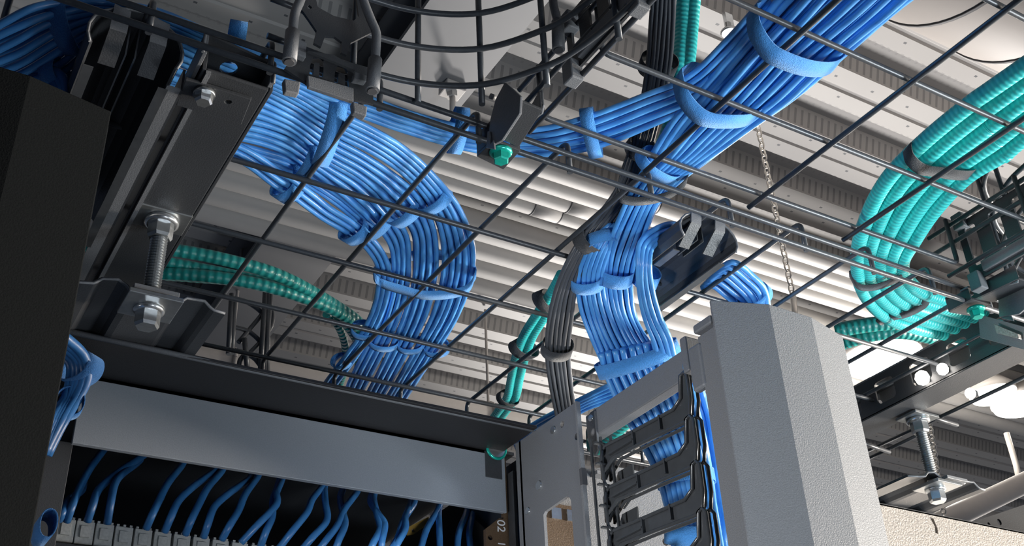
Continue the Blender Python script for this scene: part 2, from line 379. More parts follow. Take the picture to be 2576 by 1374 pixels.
# ---- helper for plates drawn on a vertical plane
def ply(px, y): return [(oy(a, b, y).x, oy(a, b, y).z) for a, b in px]
def plx(px, x): return [(ox(a, b, x).y, ox(a, b, x).z) for a, b in px]
def fy_(y): return lambda a, b, t: (a, y+t, b)
def fx_(x): return lambda a, b, t: (x+t, a, b)
def rrect(x0, x1, z0, z1, r=.3, n=4):
    rx = min(x1-x0, z1-z0)*r; out = []
    for cx_, cz_, a0 in ((x1-rx, z1-rx, 0), (x0+rx, z1-rx, 90), (x0+rx, z0+rx, 180), (x1-rx, z0+rx, 270)):
        for k in range(n+1):
            a = math.radians(a0+90*k/n); out.append((cx_+rx*math.cos(a), cz_+rx*math.sin(a)))
    return out
def circ(x, z, r, n=14): return [(x+r*math.cos(2*math.pi*k/n), z+r*math.sin(2*math.pi*k/n)) for k in range(n)]
# ---- splice plate on the main tray (left)
y0 = 1.014
t = thing('splice_bracket', (.40, y0, .93), 'black slotted splice bracket clipped on the tray rail below the hook arms', 'bracket')
outer = ply([(722,175),(735,195),(775,135),(775,158),(890,190),(892,178),(925,190),(932,240),(915,258),(890,250),(775,215),(770,200),(722,180)], y0)
lo = ply([(716,172),(750,120),(935,172),(940,262),(895,252),(775,212)], y0)
def slot(px): return ply(px, y0)
MB().plate(lo, [slot([(780,165),(788,143),(808,143),(815,150),(813,195),(803,192),(804,160),(795,157),(790,160),(788,188),(779,186)]),
                slot([(842,185),(850,163),(868,168),(875,180),(878,220),(868,217),(868,188),(858,183),(852,185),(850,209),(841,207)])], fy_(y0), .004).build('slotted_plate', 'black', t)
MB().plate(ply([(774,189),(890,222),(890,255),(776,217)], y0-.008), [], fy_(y0-.008), .006).build('lower_lip', 'char', t, .001)
MB().plate(ply([(774,128),(840,138),(896,170),(893,176)], y0-.022), [], fy_(y0-.022), .004).build('folded_tongue', 'black', t)
for px in ([(715,197),(757,205),(752,236),(718,228)], [(887,254),(925,268),(922,292),(890,280)], [(748,95),(772,106),(770,145),(745,135)], [(893,180),(926,190),(922,205),(890,198)]):
    MB().plate(ply(px, y0-.014), [], fy_(y0-.014), .010).build('wire_clip', 'char', t, .0015)
# upper hook plate
t = thing('hook_plate', (.40, 1.0, .99), 'black plate with two prongs and a round hole above the splice bracket', 'bracket')
yy = 1.006
MB().plate(ply([(755,-20),(752,14),(778,50),(797,78),(790,108),(808,118),(818,90),(842,92),(860,105),(858,132),(872,139),(882,108),(938,80),(936,30),(905,-20),(895,-20),(903,40),(890,52),(840,40),(800,18),(790,-20)], yy), [ply([(772,16),(778,12),(785,18),(782,23),(775,22)], yy)], fy_(yy), .004).build('prong_plate', 'black', t)
# thick hook arms with ferrules
for lab, pts in (('thick bent hook arm with a ferrule, left of the pronged plate', [(763,-40),(757,0),(742,28),(736,80),(728,155)]),
                 ('thick bent hook arm with a ferrule, right of the pronged plate', [(905,-30),(917,10),(935,55),(948,82),(944,150),(937,228)])):
    yy = .985; t = thing('bent_hook', tuple(oy(*pts[-1], yy)), lab, 'hook')
    P3 = [oy(a, b, yy) for a, b in pts]
    MB().tube(bend(P3, .012), .0060, 12).build('arm_rod', 'char', t)
    fe = MB().tube([P3[-2], P3[-1]], .0088, 16).build('ferrule', 'char', t)
    MB().tube([P3[-1], P3[-1]+V3((0,0,-.002))], .006, 12).build('ferrule_bore', 'seam', fe)
yy = .86
P3 = [ox(a, b, .66) for a, b in ((1386,-60),(1393,15),(1403,55),(1405,125))]
t = thing('bent_hook', tuple(P3[-1]), 'thick hook arm with a ferrule in front of the corner basket', 'hook')
MB().tube(P3, .0060, 12).build('arm_rod', 'char', t); fe = MB().tube([P3[-2], P3[-1]], .0088, 16).build('ferrule', 'char', t)
MB().tube([P3[-1], P3[-1]+V3((0,0,-.002))], .006, 12).build('ferrule_bore', 'seam', fe)
# ---- splice on the near tray's side
def side_splice(x, sgn, px, label):
    t = thing('splice_bracket', (x, .85, 1.0), label, 'bracket')
    f = fx_(x-.008*sgn)
    base = plx(px[0], x) if sgn > 0 else px[0]
    MB().plate(base, px[1], f, .004).build('slotted_plate', 'black', t)
    ys = [p[0] for p in base]; a, b = min(ys), max(ys); zl = min(p[1] for p in base)
    MB().box(x-.016*sgn if sgn > 0 else x, x if sgn > 0 else x+.016, a+.02, b-.03, zl+.006, zl+.026).build('embossed_lip', 'char', t, .0015)
    for yc in (a+.012, b-.012):
        MB().box(min(x-.014*sgn, x+.006*sgn), max(x-.014*sgn, x+.006*sgn), yc-.011, yc+.011, zl-.022, zl+.012).build('wire_clip', 'char', t, .002)
        MB().box(min(x-.016*sgn, x+.004*sgn), max(x-.016*sgn, x+.004*sgn), yc-.011, yc+.011, 1.07, 1.10).build('wire_clip', 'char', t, .002)
    return t
def rect(y0_, y1_, z0_, z1_, holes=4):
    o_ = [(y0_, z0_), (y1_, z0_), (y1_, z1_), (y0_, z1_)]
    hs = [rrect(y0_+(y1_-y0_)*(k+.28)/holes, y0_+(y1_-y0_)*(k+.72)/holes, z0_+.026, z1_-.014) for k in range(holes)]
    return o_, hs
o_, hs = rect(.745, .915, 1.0, 1.105)
side_splice(.675, -1, (o_, hs), 'black slotted splice bracket on the left rail of the near tray')
o_, hs = rect(.80, 1.0, .965, 1.085)
side_splice(1.566, -1, (o_, hs), 'black slotted splice bracket on the right rail of the near tray, under the teal cables')
# ---- tee clamps with green bolts
def clamp(mx, label, lab2):
    def X(x): return x if mx == 0 else mx*2-x
    t = thing('tray_clamp', (X(.64), 1.0, .93), label, 'clamp')
    def sheet(pts, th, nm, m='black', bv=.0008):
        p = [V3((X(q.x), q.y, q.z)) for q in pts]; n_ = (p[1]-p[0]).cross(p[2]-p[0]).normalized()*th
        k = len(p); mb = MB(); mb.add(p+[q+n_ for q in p], [tuple(range(k)), tuple(range(2*k-1, k-1, -1))] + [(i, (i+1) % k, k+(i+1) % k, k+i) for i in range(k)])
        return mb.build(nm, m, t, bv)
    z_ = .940
    base = [oz(a, b, z_) for a, b in ((1199,387),(1266,420),(1309,372),(1243,346))]
    sheet(base, .005, 'base_plate')
    for i, j, hh in ((0, 1, .030), (1, 2, .022), (3, 0, .034)):
        a_, b__ = base[i], base[j]; sheet([a_, b__, b__+V3((0,0,hh)), a_+V3((0,0,hh))], .003, 'side_wall')
    floor_ = [oz(a, b, z_) for a, b in ((1248,338),(1304,366),(1364,272),(1308,248))]
    sheet(floor_, .004, 'channel_floor')
    sheet([floor_[1], floor_[2], floor_[2]+V3((0,0,.028)), floor_[1]+V3((0,0,.022))], .003, 'channel_wall')
    lw = [ox(a, b, .606) for a, b in ((1226,372),(1233,300),(1246,250),(1270,206),(1309,242),(1306,285),(1262,352))]
    sheet(lw, .004, 'guide_wing', 'char')
    lw = [ox(a, b, .603) for a, b in ((1222,372),(1226,330),(1231,330),(1234,362),(1240,352),(1243,375))]
    sheet(lw, .003, 'hook_tab', 'char')
    lw = [oz(a, b, .962) for a, b in ((1262,346),(1302,358),(1318,340),(1280,322))]
    sheet(lw, .003, 'folded_tab', 'char')
    c_ = ox(1240, 244, .604); MB().lathe((X(c_.x), c_.y, c_.z), [(.004, -.004), (.004, .004)], 12, 'x').build('rivet', 'char', t)
    q_ = [ox(a, b, .645) for a, b in ((1345,245),(1366,262),(1362,285),(1340,300))]; sheet(q_, .003, 'end_lip', 'char')
    q_ = oz(1260, 388, .930); bx_, by_ = q_.x, q_.y
    b_ = thing('flange_bolt', (X(bx_), by_, .915), lab2, 'bolt')
    hh = MB().lathe((X(bx_), by_, .917), [(.0095, 0), (.0112, .002), (.0118, .014)], 6).build('hex_head', 'green', b_)
    MB().lathe((X(bx_), by_, .929), [(.0155, .006), (.0160, .003), (.0120, 0)][::-1], 24).build('bolt_flange', 'green', hh)
clamp(0, 'black folded tee clamp joining the near tray to the long tray, left', 'teal green hex flange bolt under the left tee clamp')
clamp(1.12, 'black folded tee clamp under the slotted splice beside the teal cables', 'teal green hex flange bolt under the right tee clamp')
# ================================================================ STRUTS, RODS, BRACKETS
t = thing('support_channel', (.28, 1.4, .94), 'wide dark steel channel supporting the tray, with a square washer under it', 'support channel')
MB().box(.241, .321, 1.06, 1.86, .94, .945).build('channel_floor', 'black', t, .002)
MB().box(.236, .241, 1.06, 1.86, .94, 1.0).build('channel_wall', 'black', t, .001); MB().box(.321, .326, 1.06, 1.86, .94, .985).build('channel_wall', 'black', t, .001)
MB().box(.241, .247, 1.06, 1.86, .934, .94).build('edge_lip', 'char', t)
t = thing('saddle_clip', (.27, 1.02, .93), 'dark open box saddle with a round hole at the near end of the wide channel', 'clip')
zz = .975
MB().plate([(oz(a, b, zz).x, oz(a, b, zz).y) for a, b in ((517,85),(692,165),(640,262),(462,200))], [[(oz(a, b, zz).x, oz(a, b, zz).y) for a, b in [(575+23*math.cos(k*math.pi/8), 172+17*math.sin(k*math.pi/8)) for k in range(16)]]], lambda a, b, q: (a, b, zz+q), .004).build('web_plate', 'black', t)
def wallp(p0, p1, z0, z1, th, mat, nm, par):
    d = (V3((p1[0], p1[1], 0))-V3((p0[0], p0[1], 0))).normalized(); n_ = V3((-d.y*th, d.x*th, 0))
    a = V3((p0[0], p0[1], z0)); b = V3((p1[0], p1[1], z0)); u = V3((0, 0, z1-z0))
    return MB().hexa([a, b, b+u, a+u], [a+n_, b+n_, b+u+n_, a+u+n_]).build(nm, mat, par, .0008)
A = oz(517, 85, zz); B = oz(462, 200, zz); C = oz(692, 165, zz); D = oz(640, 262, zz)
wallp(A, B, .945, zz, -.005, 'char', 'side_wall', t); wallp(C, D, .945, zz, .005, 'char', 'side_wall', t)
for q in (A, C):
    MB().tube(bend([(q.x, q.y, .945), (q.x, q.y, zz+.004), (q.x+(.014 if q is A else -.014), q.y, zz+.004)], .004), .0022, 6).build('edge_lip', 'char', t)
MB().plate([(oz(a, b, .932).x, oz(a, b, .932).y) for a, b in ((467,200),(632,251),(607,314),(443,265))], [[(oz(a, b, .932).x, oz(a, b, .932).y) for a, b in [(574+9*math.cos(k*math.pi/5), 257+5*math.sin(k*math.pi/5)) for k in range(10)]]], lambda a, b, q: (a, b, .932+q), .005).build('cover_plate', 'black', t, .0008)
c = oz(512, 250, .92)
b_ = thing('hex_bolt', (c.x, c.y, .915), 'bright zinc hex bolt in the saddle cover plate', 'bolt')
MB().lathe((c.x, c.y, .925), [(.0135, 0), (.0135, .006)], 20).build('washer', 'zinc', b_); MB().lathe((c.x, c.y, .914), [(.009, 0), (.0115, .003), (.0115, .012)], 6).build('hex_head', 'brightz', b_)
# perforated strip beside the channel
t = thing('perforated_strut', (.21, 1.4, .95), 'thin slotted strut strip left of the wide dark channel', 'strut')
MB().plate([(1.10, .93), (1.75, .93), (1.75, .965), (1.10, .965)], [rrect(1.13+.055*k, 1.165+.055*k, .938, .957) for k in range(11)], fx_(.222), .003).build('slotted_web', 'black', t)
MB().box(.205, .222, 1.10, 1.75, .93, .933).build('bottom_flange', 'char', t)
# right channel with windows
t = thing('slotted_channel', (1.86, 1.4, .96), 'dark steel channel with rounded window cutouts under the ceiling lamps', 'support channel')
XS = 1.828
holes = []
for k in range(10):
    y_ = .72 + .098*k
    holes.append(rrect(y_, y_+.052, .975, 1.025, .2))
MB().plate([(.55, .96), (1.75, .96), (1.75, 1.04), (.55, 1.04)], holes, fx_(XS), .004).build('window_web', 'black', t)
MB().box(XS, 1.905, .55, 1.75, .957, .963).build('bottom_flange', 'black', t, .001)
MB().plate([(.55, .96), (1.75, .96), (1.75, 1.04), (.55, 1.04)], holes, fx_(1.901), .004).build('window_web', 'char', t)
MB().plate([(XS, .55), (1.905, .55), (1.905, 1.75), (XS, 1.75)], [[(p, q) for p, q in rrect(XS+.02, XS+.055, .60+.11*k, .66+.11*k, .25)] for k in range(10)], lambda a, b, q: (a, b, 1.04+q), .004).build('top_flange', 'char', t)
t = thing('splice_bracket', (1.80, 1.08, 1.0), 'pale slotted bracket block at the near end of the windowed channel', 'bracket')
P4 = [ox(a, b, 1.80) for a, b in ((2460,790),(2576,822),(2576,880),(2465,850))]
MB().plate([(p.y, p.z) for p in P4], [], fx_(1.80), .004).build('slotted_plate', 'panel', t, .001)
P4 = [ox(a, b, 1.785) for a, b in ((2500,815),(2560,840),(2562,852),(2506,838))]
MB().plate([(p.y, p.z) for p in P4], [], fx_(1.785), .01).build('box_tab', 'sparkle', t, .001)
# threaded rods, washers, nuts, hat brackets
def hexnut(x, y, z, r, h, par, m='zinc'): MB().lathe((x, y, z), [(r*.86, 0), (r, h*.2), (r, h)], 6).build('hex_nut', m, par)
def rodset(x, y, zt, zb, labs, n=30):
    t = thing('threaded_rod', (x, y, zb), labs[0], 'threaded rod')
    prof = []; step = (zt-zb)/n
    for k in range(n): prof += [(.0092, k*step), (.0122, (k+.5)*step)]
    prof.append((.0102, n*step))
    rt = MB().lathe((x, y, zb), prof, 20); rt.sm = [False]*len(rt.sm); rt.build('rod_thread', 'zinc', t)
    nf = MB().lathe((x, y, zt-.010), [(.020, 0), (.0245, .003), (.0245, .010)], 28).build('nut_flange', 'brightz', t); hexnut(x, y, zt-.032, .0185, .022, nf)
    w = thing('square_washer', (x, y, zt), labs[1], 'washer')
    MB().box(x-.037, x+.037, y-.028, y+.028, zt, zt+.006).build('washer_plate', 'zinc', w, .0012)
    w = thing('square_washer', (x, y, zb-.03), labs[2], 'washer')
    MB().box(x-.037, x+.037, y-.04, y+.028, zb-.012, zb-.005).build('washer_plate', 'zinc', w, .0012)
    t = thing('flange_bolt', (x, y, zb-.05), labs[3], 'bolt')
    MB().lathe((x, y, zb-.018), [(.017, 0), (.0215, .003), (.0215, .006)], 28).build('bolt_flange', 'brightz', t); hexnut(x, y, zb-.040, .0175, .023, t, 'brightz')
rodset(.284, 1.402, .938, .800, ['long zinc threaded rod standing in front of the dark cabinet door', 'square zinc washer under the wide dark channel', 'square zinc washer under the dark hat shaped bracket', 'zinc hex flange bolt under the dark hat shaped bracket'])
rodset(1.915, 1.435, .949, .803, ['zinc threaded rod under the ceiling lamps, right of the tall door', 'square washer under the windowed channel', 'square washer under the bracket on the speckled rack', 'zinc hex bolt under the bracket on the speckled rack'])
prof = [(.150,.795), (.190,.800), (.205,.803), (.216,.813), (.236,.817), (.247,.811), (.253,.804), (.262,.803), (.322,.806), (.326,.807), (.332,.813), (.357,.814), (.366,.806), (.372,.803), (.388,.802)]
def hatbr(dx, dy, lab, ye):
    t = thing('hat_bracket', (.28+dx, 1.5, .8), lab, 'bracket')
    fp = MB().strip([(a+dx, b) for a, b in prof], .005, 1.385+dy, ye).build('formed_plate', 'black', t)
    MB().tube([(a+dx, 1.385+dy, b+.002) for a, b in prof], .0022, 6).build('edge_bead', 'char', fp)
    MB().box(.255+dx, .318+dx, 1.37+dy, 1.385+dy, .805, .812).build('edge_tab', 'char', t, .001)
hatbr(0, .008, 'dark hat shaped bracket bolted on the rack top, left', 1.70)
hatbr(1.662, .03, 'dark hat shaped bracket on the speckled rack header', 1.62)
# ================================================================ DROPOUTS (curved cable guides)
def dropout(x0, x1, y0, y1, zb, zt, lab, ya=None):
    ya = ya or y1
    t = thing('cable_dropout', ((x0+x1)/2, y0, zb), lab, 'cable guide')
    w = x1-x0
    pts = []
    for k in range(15):
        a = math.radians(205 - k*230/14.0)
        pts.append(((x0+x1)/2 + w/2*math.cos(a), zb+(zt-zb)*.42 + (zt-zb)*.56*math.sin(a)))
    sh = MB().strip(pts, -.003, y0, lambda p: ya+(y1-ya)*(p[0]-x0)/w).build('trough_shell', 'black', t)
    MB().tube([(a, y0, b) for a, b in pts], .0018, 6).build('rolled_edge', 'char', sh)
    # inner folded tabs and flanges
    for f in (.30, .72):
        cx_ = x0+w*f
        MB().hexa([(cx_-.010, y0-.004, zt-.006), (cx_+.010, y0-.004, zt-.010), (cx_+.010, y0+.0, zb+.045), (cx_-.010, y0, zb+.045)], [(cx_-.010, y0-.001, zt-.006), (cx_+.010, y0-.001, zt-.010), (cx_+.010, y0+.003, zb+.045), (cx_-.010, y0+.003, zb+.045)]).build('folded_tab', 'char', t)
        MB().hexa([(cx_-.010, y0, zb+.045), (cx_+.010, y0, zb+.045), (cx_+.008, y0+.035, zb+.018), (cx_-.012, y0+.035, zb+.018)], [(cx_-.010, y0+.003, zb+.047), (cx_+.010, y0+.003, zb+.047), (cx_+.008, y0+.038, zb+.020), (cx_-.012, y0+.038, zb+.020)]).build('folded_tab', 'black', t)
    for a, b in ((x0+.006, x0+w*.16), (x1-w*.16, x1-.006)):
        MB().box(a, b, y0+.03, (ya if a < x0+w*.5 else y1)-.01, zb+.004, zb+.006).build('inner_flange', 'plastic', t)
    for f in (.44, .54):
        MB().box(x0+w*f-.001, x0+w*f+.001, y0+.02, ya-.02, zb+.030, zt-.012).build('inner_rib', 'plastic', t)
dropout(.100, .212, 1.065, 1.50, .915, 1.003, 'dark curved cable guide beside the wide channel, blue cables over it')
dropout(1.008, 1.125, 1.098, 1.335, .940, 1.010, 'dark curved cable guide hanging in the tray beside the blue drop', 1.19)
# ================================================================ RACK (left/centre)
t = thing('equipment_rack', (.65, 2.0, -2.14), 'charcoal equipment rack with a wide blue grey header panel over patch cables', 'rack')
ZR, XL, XR = .80, .262, 1.03
YH = 1.665
XHR = oy(1271, 1260, YH).x; RA = oy(1224, 1365, 1.665).x; RB = oy(1281, 1330, 1.665).x; ZC = oy(1222, 1330, 1.665).z; ZT_ = oy(1255, 1303, 1.665).z
MB().box(XL-.008, XHR, YH-.004, YH+.006, .684, .792).build('header_panel', 'header', t, .001)
MB().box(XL-.09, 1.003, 1.535, YH+.01, .797, .803).build('top_flange', 'flange', t, .001)
MB().tube([(XL-.09, 1.536, .800), (1.003, 1.548, .800)], .0045, 12).build('flange_lip', 'char', t)
MB().box(XL-.09, XR, 1.66, 2.72, .797, .803).build('top_plate', 'black', t)
MB().box(XL-.09, XR, 2.70, 2.72, -2.14, .80).build('back_panel', 'black', t)
MB().box(XL-.1, XL-.09, 1.70, 2.72, -2.14, .80).build('side_panel', 'black', t)
MB().box(1.036, 1.046, 1.60, 2.72, -2.14, .79).build('side_panel', 'black', t)
MB().box(XL-.085, XL+.0, 1.70, 1.72, -2.14, .70).build('mounting_rail', 'black', t, .001)
# right upright with unit numbers
rail = MB().plate([(RA,-2.14),(RB,-2.14),(RB,.79),(XHR-.004,.79),(XHR-.004,ZT_),(oy(1257,1304,1.665).x,ZT_),(RA,ZC)], [circ(oy(1235,1352,1.665).x, oy(1235,1352,1.665).z-.0635*k, .0048) for k in range(7)], fy_(1.667), .008).build('mounting_rail', 'brown', t)
MB().box(RB, RB+.006, 1.645, 1.668, -2.14, .76).build('rail_edge', 'black', t, .001)
def text(body, size, loc, parent, name):
    cu = bpy.data.curves.new(name, 'FONT'); cu.body = body; cu.size = size*S; cu.extrude = .0002; cu.align_x = 'CENTER'; cu.align_y = 'CENTER'
    ob = bpy.data.objects.new(name, cu); col.objects.link(ob)
    me = bpy.data.meshes.new_from_object(ob); bpy.data.objects.remove(ob)
    me.materials.append(M['ink']); o = bpy.data.objects.new(name, me); col.objects.link(o); o.parent = parent
    o.location = W(loc)-WL[parent.name]; o.rotation_euler = (math.pi/2, math.radians(90), 0); return o
p = oy(1261, 1323, 1.664); text('02', .0235, (p.x, 1.6655, p.z), t, 'unit_number')
p = oy(1262, 1368, 1.664); text('I', .0215, (p.x, 1.6655, p.z), t, 'unit_mark')
# round hole plug with green ring
c = oy(1250, 1128, 1.650)
MB().lathe((c.x, 1.650, c.z), [(.017, 0), (.017, .012)], 24, 'y').build('rivet_plug', 'zinc', t)
MB().tube([(c.x+.0195*math.cos(a), 1.652, c.z+.0195*math.sin(a)) for a in [k*math.pi/12 for k in range(25)]], .0028, 8, False).build('green_ring', 'green', t)
MB().box(c.x-.02, 1.003, 1.66, 1.664, c.z-.055, .797).build('corner_gusset', 'black', t, .001)
# patch panel and jacks
yj = 1.78
pan = thing('patch_strip', (.6, yj, .52), 'dark patch panel behind the jacks under the header', 'patch panel')
MB().box(.20, .97, yj+.02, yj+.03, .48, .615).build('panel_face', 'black', pan, .001)
MB().box(.20, .97, yj-.03, yj+.02, .555, .560).build('jack_tray', 'black', pan)
def jack_at(k): px = 116+48.6*k; py = 1322+6.6*k; return oy(px, py, yj-.01)
j0 = None
for k in range(17):
    c = jack_at(k)
    q = thing('keystone_jack', (c.x, yj-.01, c.z-.02), 'white clear jack block in the row under the header, blue cable plugged in', 'jack', 'white jack blocks in one row')
    w = .0135
    mb = MB().box(c.x-w, c.x+w, yj-.012, yj+.02, c.z-.022, c.z+.014)
    jb = mb.build('jack_body', 'whitep', q, .001)
    MB().box(c.x-w*.55, c.x+w*.55, yj-.016, yj-.012, c.z-.012, c.z+.006).build('jack_gate', 'whitep', jb, .0008)
    for dx in (-.010, .0, .010): MB().box(c.x+dx-.002, c.x+dx+.002, yj-.010, yj+.0, c.z+.014, c.z+.018).build('contact_tower', 'whitep', jb)
# patch cables
pcs = [((265,1125),(195,1240),(168,1312)), ((368,1140),(250,1230),(220,1312)), ((350,1160),(290,1215),(270,1318)), ((458,1170),(400,1260),(368,1330)), ((540,1185),(450,1260),(414,1338)),
       ((558,1185),(500,1270),(466,1345)), ((628,1205),(540,1275),(512,1352)), ((648,1200),(600,1285),(558,1358)), ((708,1210),(695,1270),(606,1366)), ((700,1220),(685,1300),(655,1376)),
       ((812,1222),(772,1290),(700,1382)), ((816,1228),(822,1310),(752,1392)), ((897,1240),(850,1320),(790,1400)), ((856,1255),(868,1320),(838,1400)), ((940,1255),(956,1330),(925,1400)),
       ((932,1262),(968,1320),(958,1400)), ((1032,1272),(1020,1330),(985,1400)), ((1040,1270),(1002,1350),(972,1410)), ((1102,1282),(1058,1380),(1040,1420)), ((1104,1285),(1106,1380),(1100,1420)),
       ((1172,1295),(1150,1380),(1140,1420)), ((1190,1295),(1183,1380),(1180,1420)), ((205,1235),(165,1270),(150,1308))]
for a, b, c in pcs:
    p = smooth([oy(a[0]+6, a[1]-24, 1.88), oy(*a, 1.83), oy((a[0]+b[0])/2-6*(a[0] > b[0]), (a[1]+b[1])/2, 1.775), oy(*b, 1.75), oy((b[0]+c[0])/2-2, (b[1]+c[1])/2+2, 1.735), oy(*c, 1.752)], 6)
    tag(MB().tube(p, .0062, 10).build('patch_cable', 'blued' if a[0] < 400 else ('blue_half_shaded' if a[0] < 900 else 'blue')), 'blue patch cable running from a white jack up behind the header', 'cable', 'blue patch cables under the header')  # patch cables towards the left take the blues with shade in them
# a yellow tag on the patch field
tag(MB().plate(ply([(1020,1330),(1078,1300),(1082,1315),(1040,1345),(1024,1347)], 1.80), [ply([(1035,1333),(1042,1330),(1044,1337),(1037,1340)], 1.80)], fy_(1.80), .003).build('cable_tag', noisy('ochre_plastic', (.22,.13,.02), .5)), 'ochre plastic tag with a hole among the patch cables', 'tag')
# ================================================================ VERTICAL MANAGER
t = thing('vertical_cable_manager', (1.1, 1.4, -2.14), 'charcoal vertical cable manager with black finger guides beside the rack', 'cable manager')
X0 = 1.008
wz = [oxp for oxp in [(p.y, p.z) for p in [ox(a, b, X0) for a, b in ((1367,1296),(1371,1287),(1424,1250),(1431,1250),(1436,1258))]]]
yb = wz[0][0]; yf = wz[-1][0]
win = [(yb, wz[0][1]-.25), (yb, wz[0][1]), wz[1], wz[2], wz[3], (yf, wz[4][1]), (yf, wz[4][1]-.25)]
holes = [win] + [circ(*( (ox(a, b, X0).y, ox(a, b, X0).z)), r) for a, b, r in ((1451,1098,.0065), (1414,1068,.006))]
topl = [(ox(1283, 1104, X0).y, .80)]
MB().plate([(1.618,-2.14), (1.418,-2.14), (1.418,.80), (1.618,.80)], holes, fx_(X0), .006).build('side_plate', 'char', t); SPL = bpy.data.objects['side_plate']
for a, b, r in ((1393,1083,.007), (1357,1222,.008), (1329,1286,.006)):
    p = ox(a, b, X0); MB().lathe((X0-.003, p.y, p.z), [(r, 0), (r, .004)], 14, 'x').build('screw_head', 'brightz', SPL)
MB().box(X0-.002, X0+.006, 1.414, 1.419, -2.14, .80).build('front_edge', 'panel', t)
p = ox(1476, 1193, X0); MB().box(X0-.003, X0+.007, 1.412, 1.419, p.z-.014, p.z+.014).build('edge_notch', 'seam', t)
MB().box(X0, 1.05, 1.600, 1.606, -2.14, .80).build('rear_flange', 'char', t)
# top bar towards the door
x_ = 1.048
MB().box(x_, x_+.022, 1.158, 1.437, .748, .796).build('top_bar', 'char', t, .002)
MB().plate([(1.415,.79), (1.442,.79), (1.442,.745), (1.425,.712), (1.415,.72)], [], fx_(x_-.004), .004).build('bar_bracket', 'panel', t)
p = ox(1487, 1052, x_-.005); MB().lathe((x_-.007, p.y, p.z), [(.006, 0), (.006, .004)], 12, 'x').build('screw_head', 'brightz', t)
MB().box(x_-.02, x_+.022, 1.145, 1.160, .742, .802).build('bar_bracket', 'char', t, .003)
p = ox(1733, 908, x_); MB().lathe((x_-.004, p.y+.006, p.z-.006), [(.007, 0), (.007, .008)], 12, 'x').build('screw_head', 'brightz', t)
# fingers: flat D profile plates with ribs, tip turned up
def finger(dz):
    f = MB(); zt = .752+dz
    out = [(1.408,.708), (1.395,.722), (1.30,.716), (1.212,.712), (1.192,.722), (1.186,.758), (1.176,.760), (1.170,.752), (1.170,.712), (1.176,.690), (1.190,.682), (1.30,.690), (1.375,.694), (1.397,.682), (1.408,.668)]
    out = [(a, b+dz-.004) for a, b in out]
    f.plate(out, [], fx_(1.046), .006)
    # raised rims
    rim = out + [out[0]]
    f.tube([(1.044, a, b) for a, b in rim], .0032, 6, False)
    f.tube([(1.060, a, b) for a, b in rim], .0030, 6, False)
    for k, yc in enumerate((1.245, 1.315)):
        f.box(1.040, 1.047, yc-.0015, yc+.0015, .688+dz, .712+dz)
    f.box(1.040, 1.047, 1.315, 1.385, .697+dz, .700+dz)
    return f
for k in range(6):
    dz = -.0725*k
    finger(dz).build('finger_guide', 'plastic', t)
    z = .705+dz
    pts = [(1.395,.690),(1.400,.655),(1.408,.640),(1.420,.640),(1.425,.660),(1.425,.700),(1.415,.712)]
    MB().plate([(a, b+dz-.012) for a, b in [(1.360,.690),(1.400,.690),(1.415,.670),(1.412,.632),(1.395,.625),(1.362,.640)]], [], fx_(1.070), .003).build('clear_web', 'zinc' if k < 0 else 'plastic', t)
    MB().tube([(1.040, 1.398, z+.005), (1.040, 1.404, z-.015), (1.040, 1.400, z-.050), (1.040, 1.392, z-.062)], .003, 6).build('guide_loop', 'plastic', t)
for xx, yy_ in ((1.028, 1.412), (1.040, 1.400), (1.052, 1.388)):
    MB().box(xx-.0018, xx+.0018, yy_-.002, yy_+.002, -.2, .735).build('guide_rail', 'plastic', t)
for k in range(14): MB().box(1.026, 1.054, 1.395, 1.402, .72-.036*k, .723-.036*k).build('rail_rung', 'plastic', t)
# pale backing plate seen between the fingers
MB().plate([(1.02,-2.14), (1.50,-2.14), (1.50,.765), (1.19,.765), (1.10,.745), (1.02,.745)], [rrect(1.19, 1.215, .62, .66), circ(1.285, .635, .007)], fy_(1.56), .005).build('backing_plate', 'panel', t)
MB().box(1.13, 1.22, 1.54, 1.56, .735, .742).build('backing_tab', 'panel', t)
MB().box(1.016, 1.10, 1.548, 1.556, -2.14, .668).build('inner_rail', 'brown', t)
for xx in (1.03, 1.062): MB().box(xx, xx+.02, 1.545, 1.549, .64, .66).build('square_hole_plate', 'brightz', t)
# doors
def door(xs, dx, lab, top=.80, sidez=.757, sides=True):
    t = thing('cabinet_door', (xs[0]+.1, 1.05, -2.14), lab, 'cabinet door')
    a, b, c, d = xs
    ys = (1.040, 1.010, 1.011, 1.035)
    MB().strip([(a, ys[0]), (b, ys[1]), (c, ys[2]), (d, ys[3])], .005, -2.14, top, 'xy').build('front_panel', 'panel', t, .0012)
    if sides:
        MB().box(a, a+.005, ys[0], 1.078, -2.14, sidez).build('side_flange', 'panel', t, .001)
        MB().box(d-.005, d, ys[3], 1.078, -2.14, sidez).build('side_flange', 'panel', t, .001)
        MB().box(a-.001, a+.02, 1.045, 1.085, sidez+.008, sidez+.022).build('hinge_tab', 'char', t, .003)
        MB().box(a-.004, a+.01, 1.073, 1.10, sidez-.08, sidez-.01).build('hinge_tab', 'char', t, .004)
    return t
door((.992, 1.078, 1.163, 1.252), 0, 'tall grey cabinet door with angled faces right of the blue cable drop')
t = thing('cabinet_door', (0, 1.05, -2.14), 'tall dark cabinet door with an angled face filling the left edge', 'cabinet door')
M['shaded_door'] = noisy('shaded_door_paint', (.006,.007,.0078), .85, 0, 800, .2, .3, .05)  # door paint blackened so its colour carries the darkness at the left
MB().strip([(-.20, 1.01), (-.07, .995), (.049, .995), (.136, 1.014)], .005, -2.14, .80, 'xy').build('front_panel', 'shaded_door', t, .0012)
MB().box(.131, .136, 1.014, 1.055, -2.14, .78).build('side_flange', 'shaded_door', t, .001)
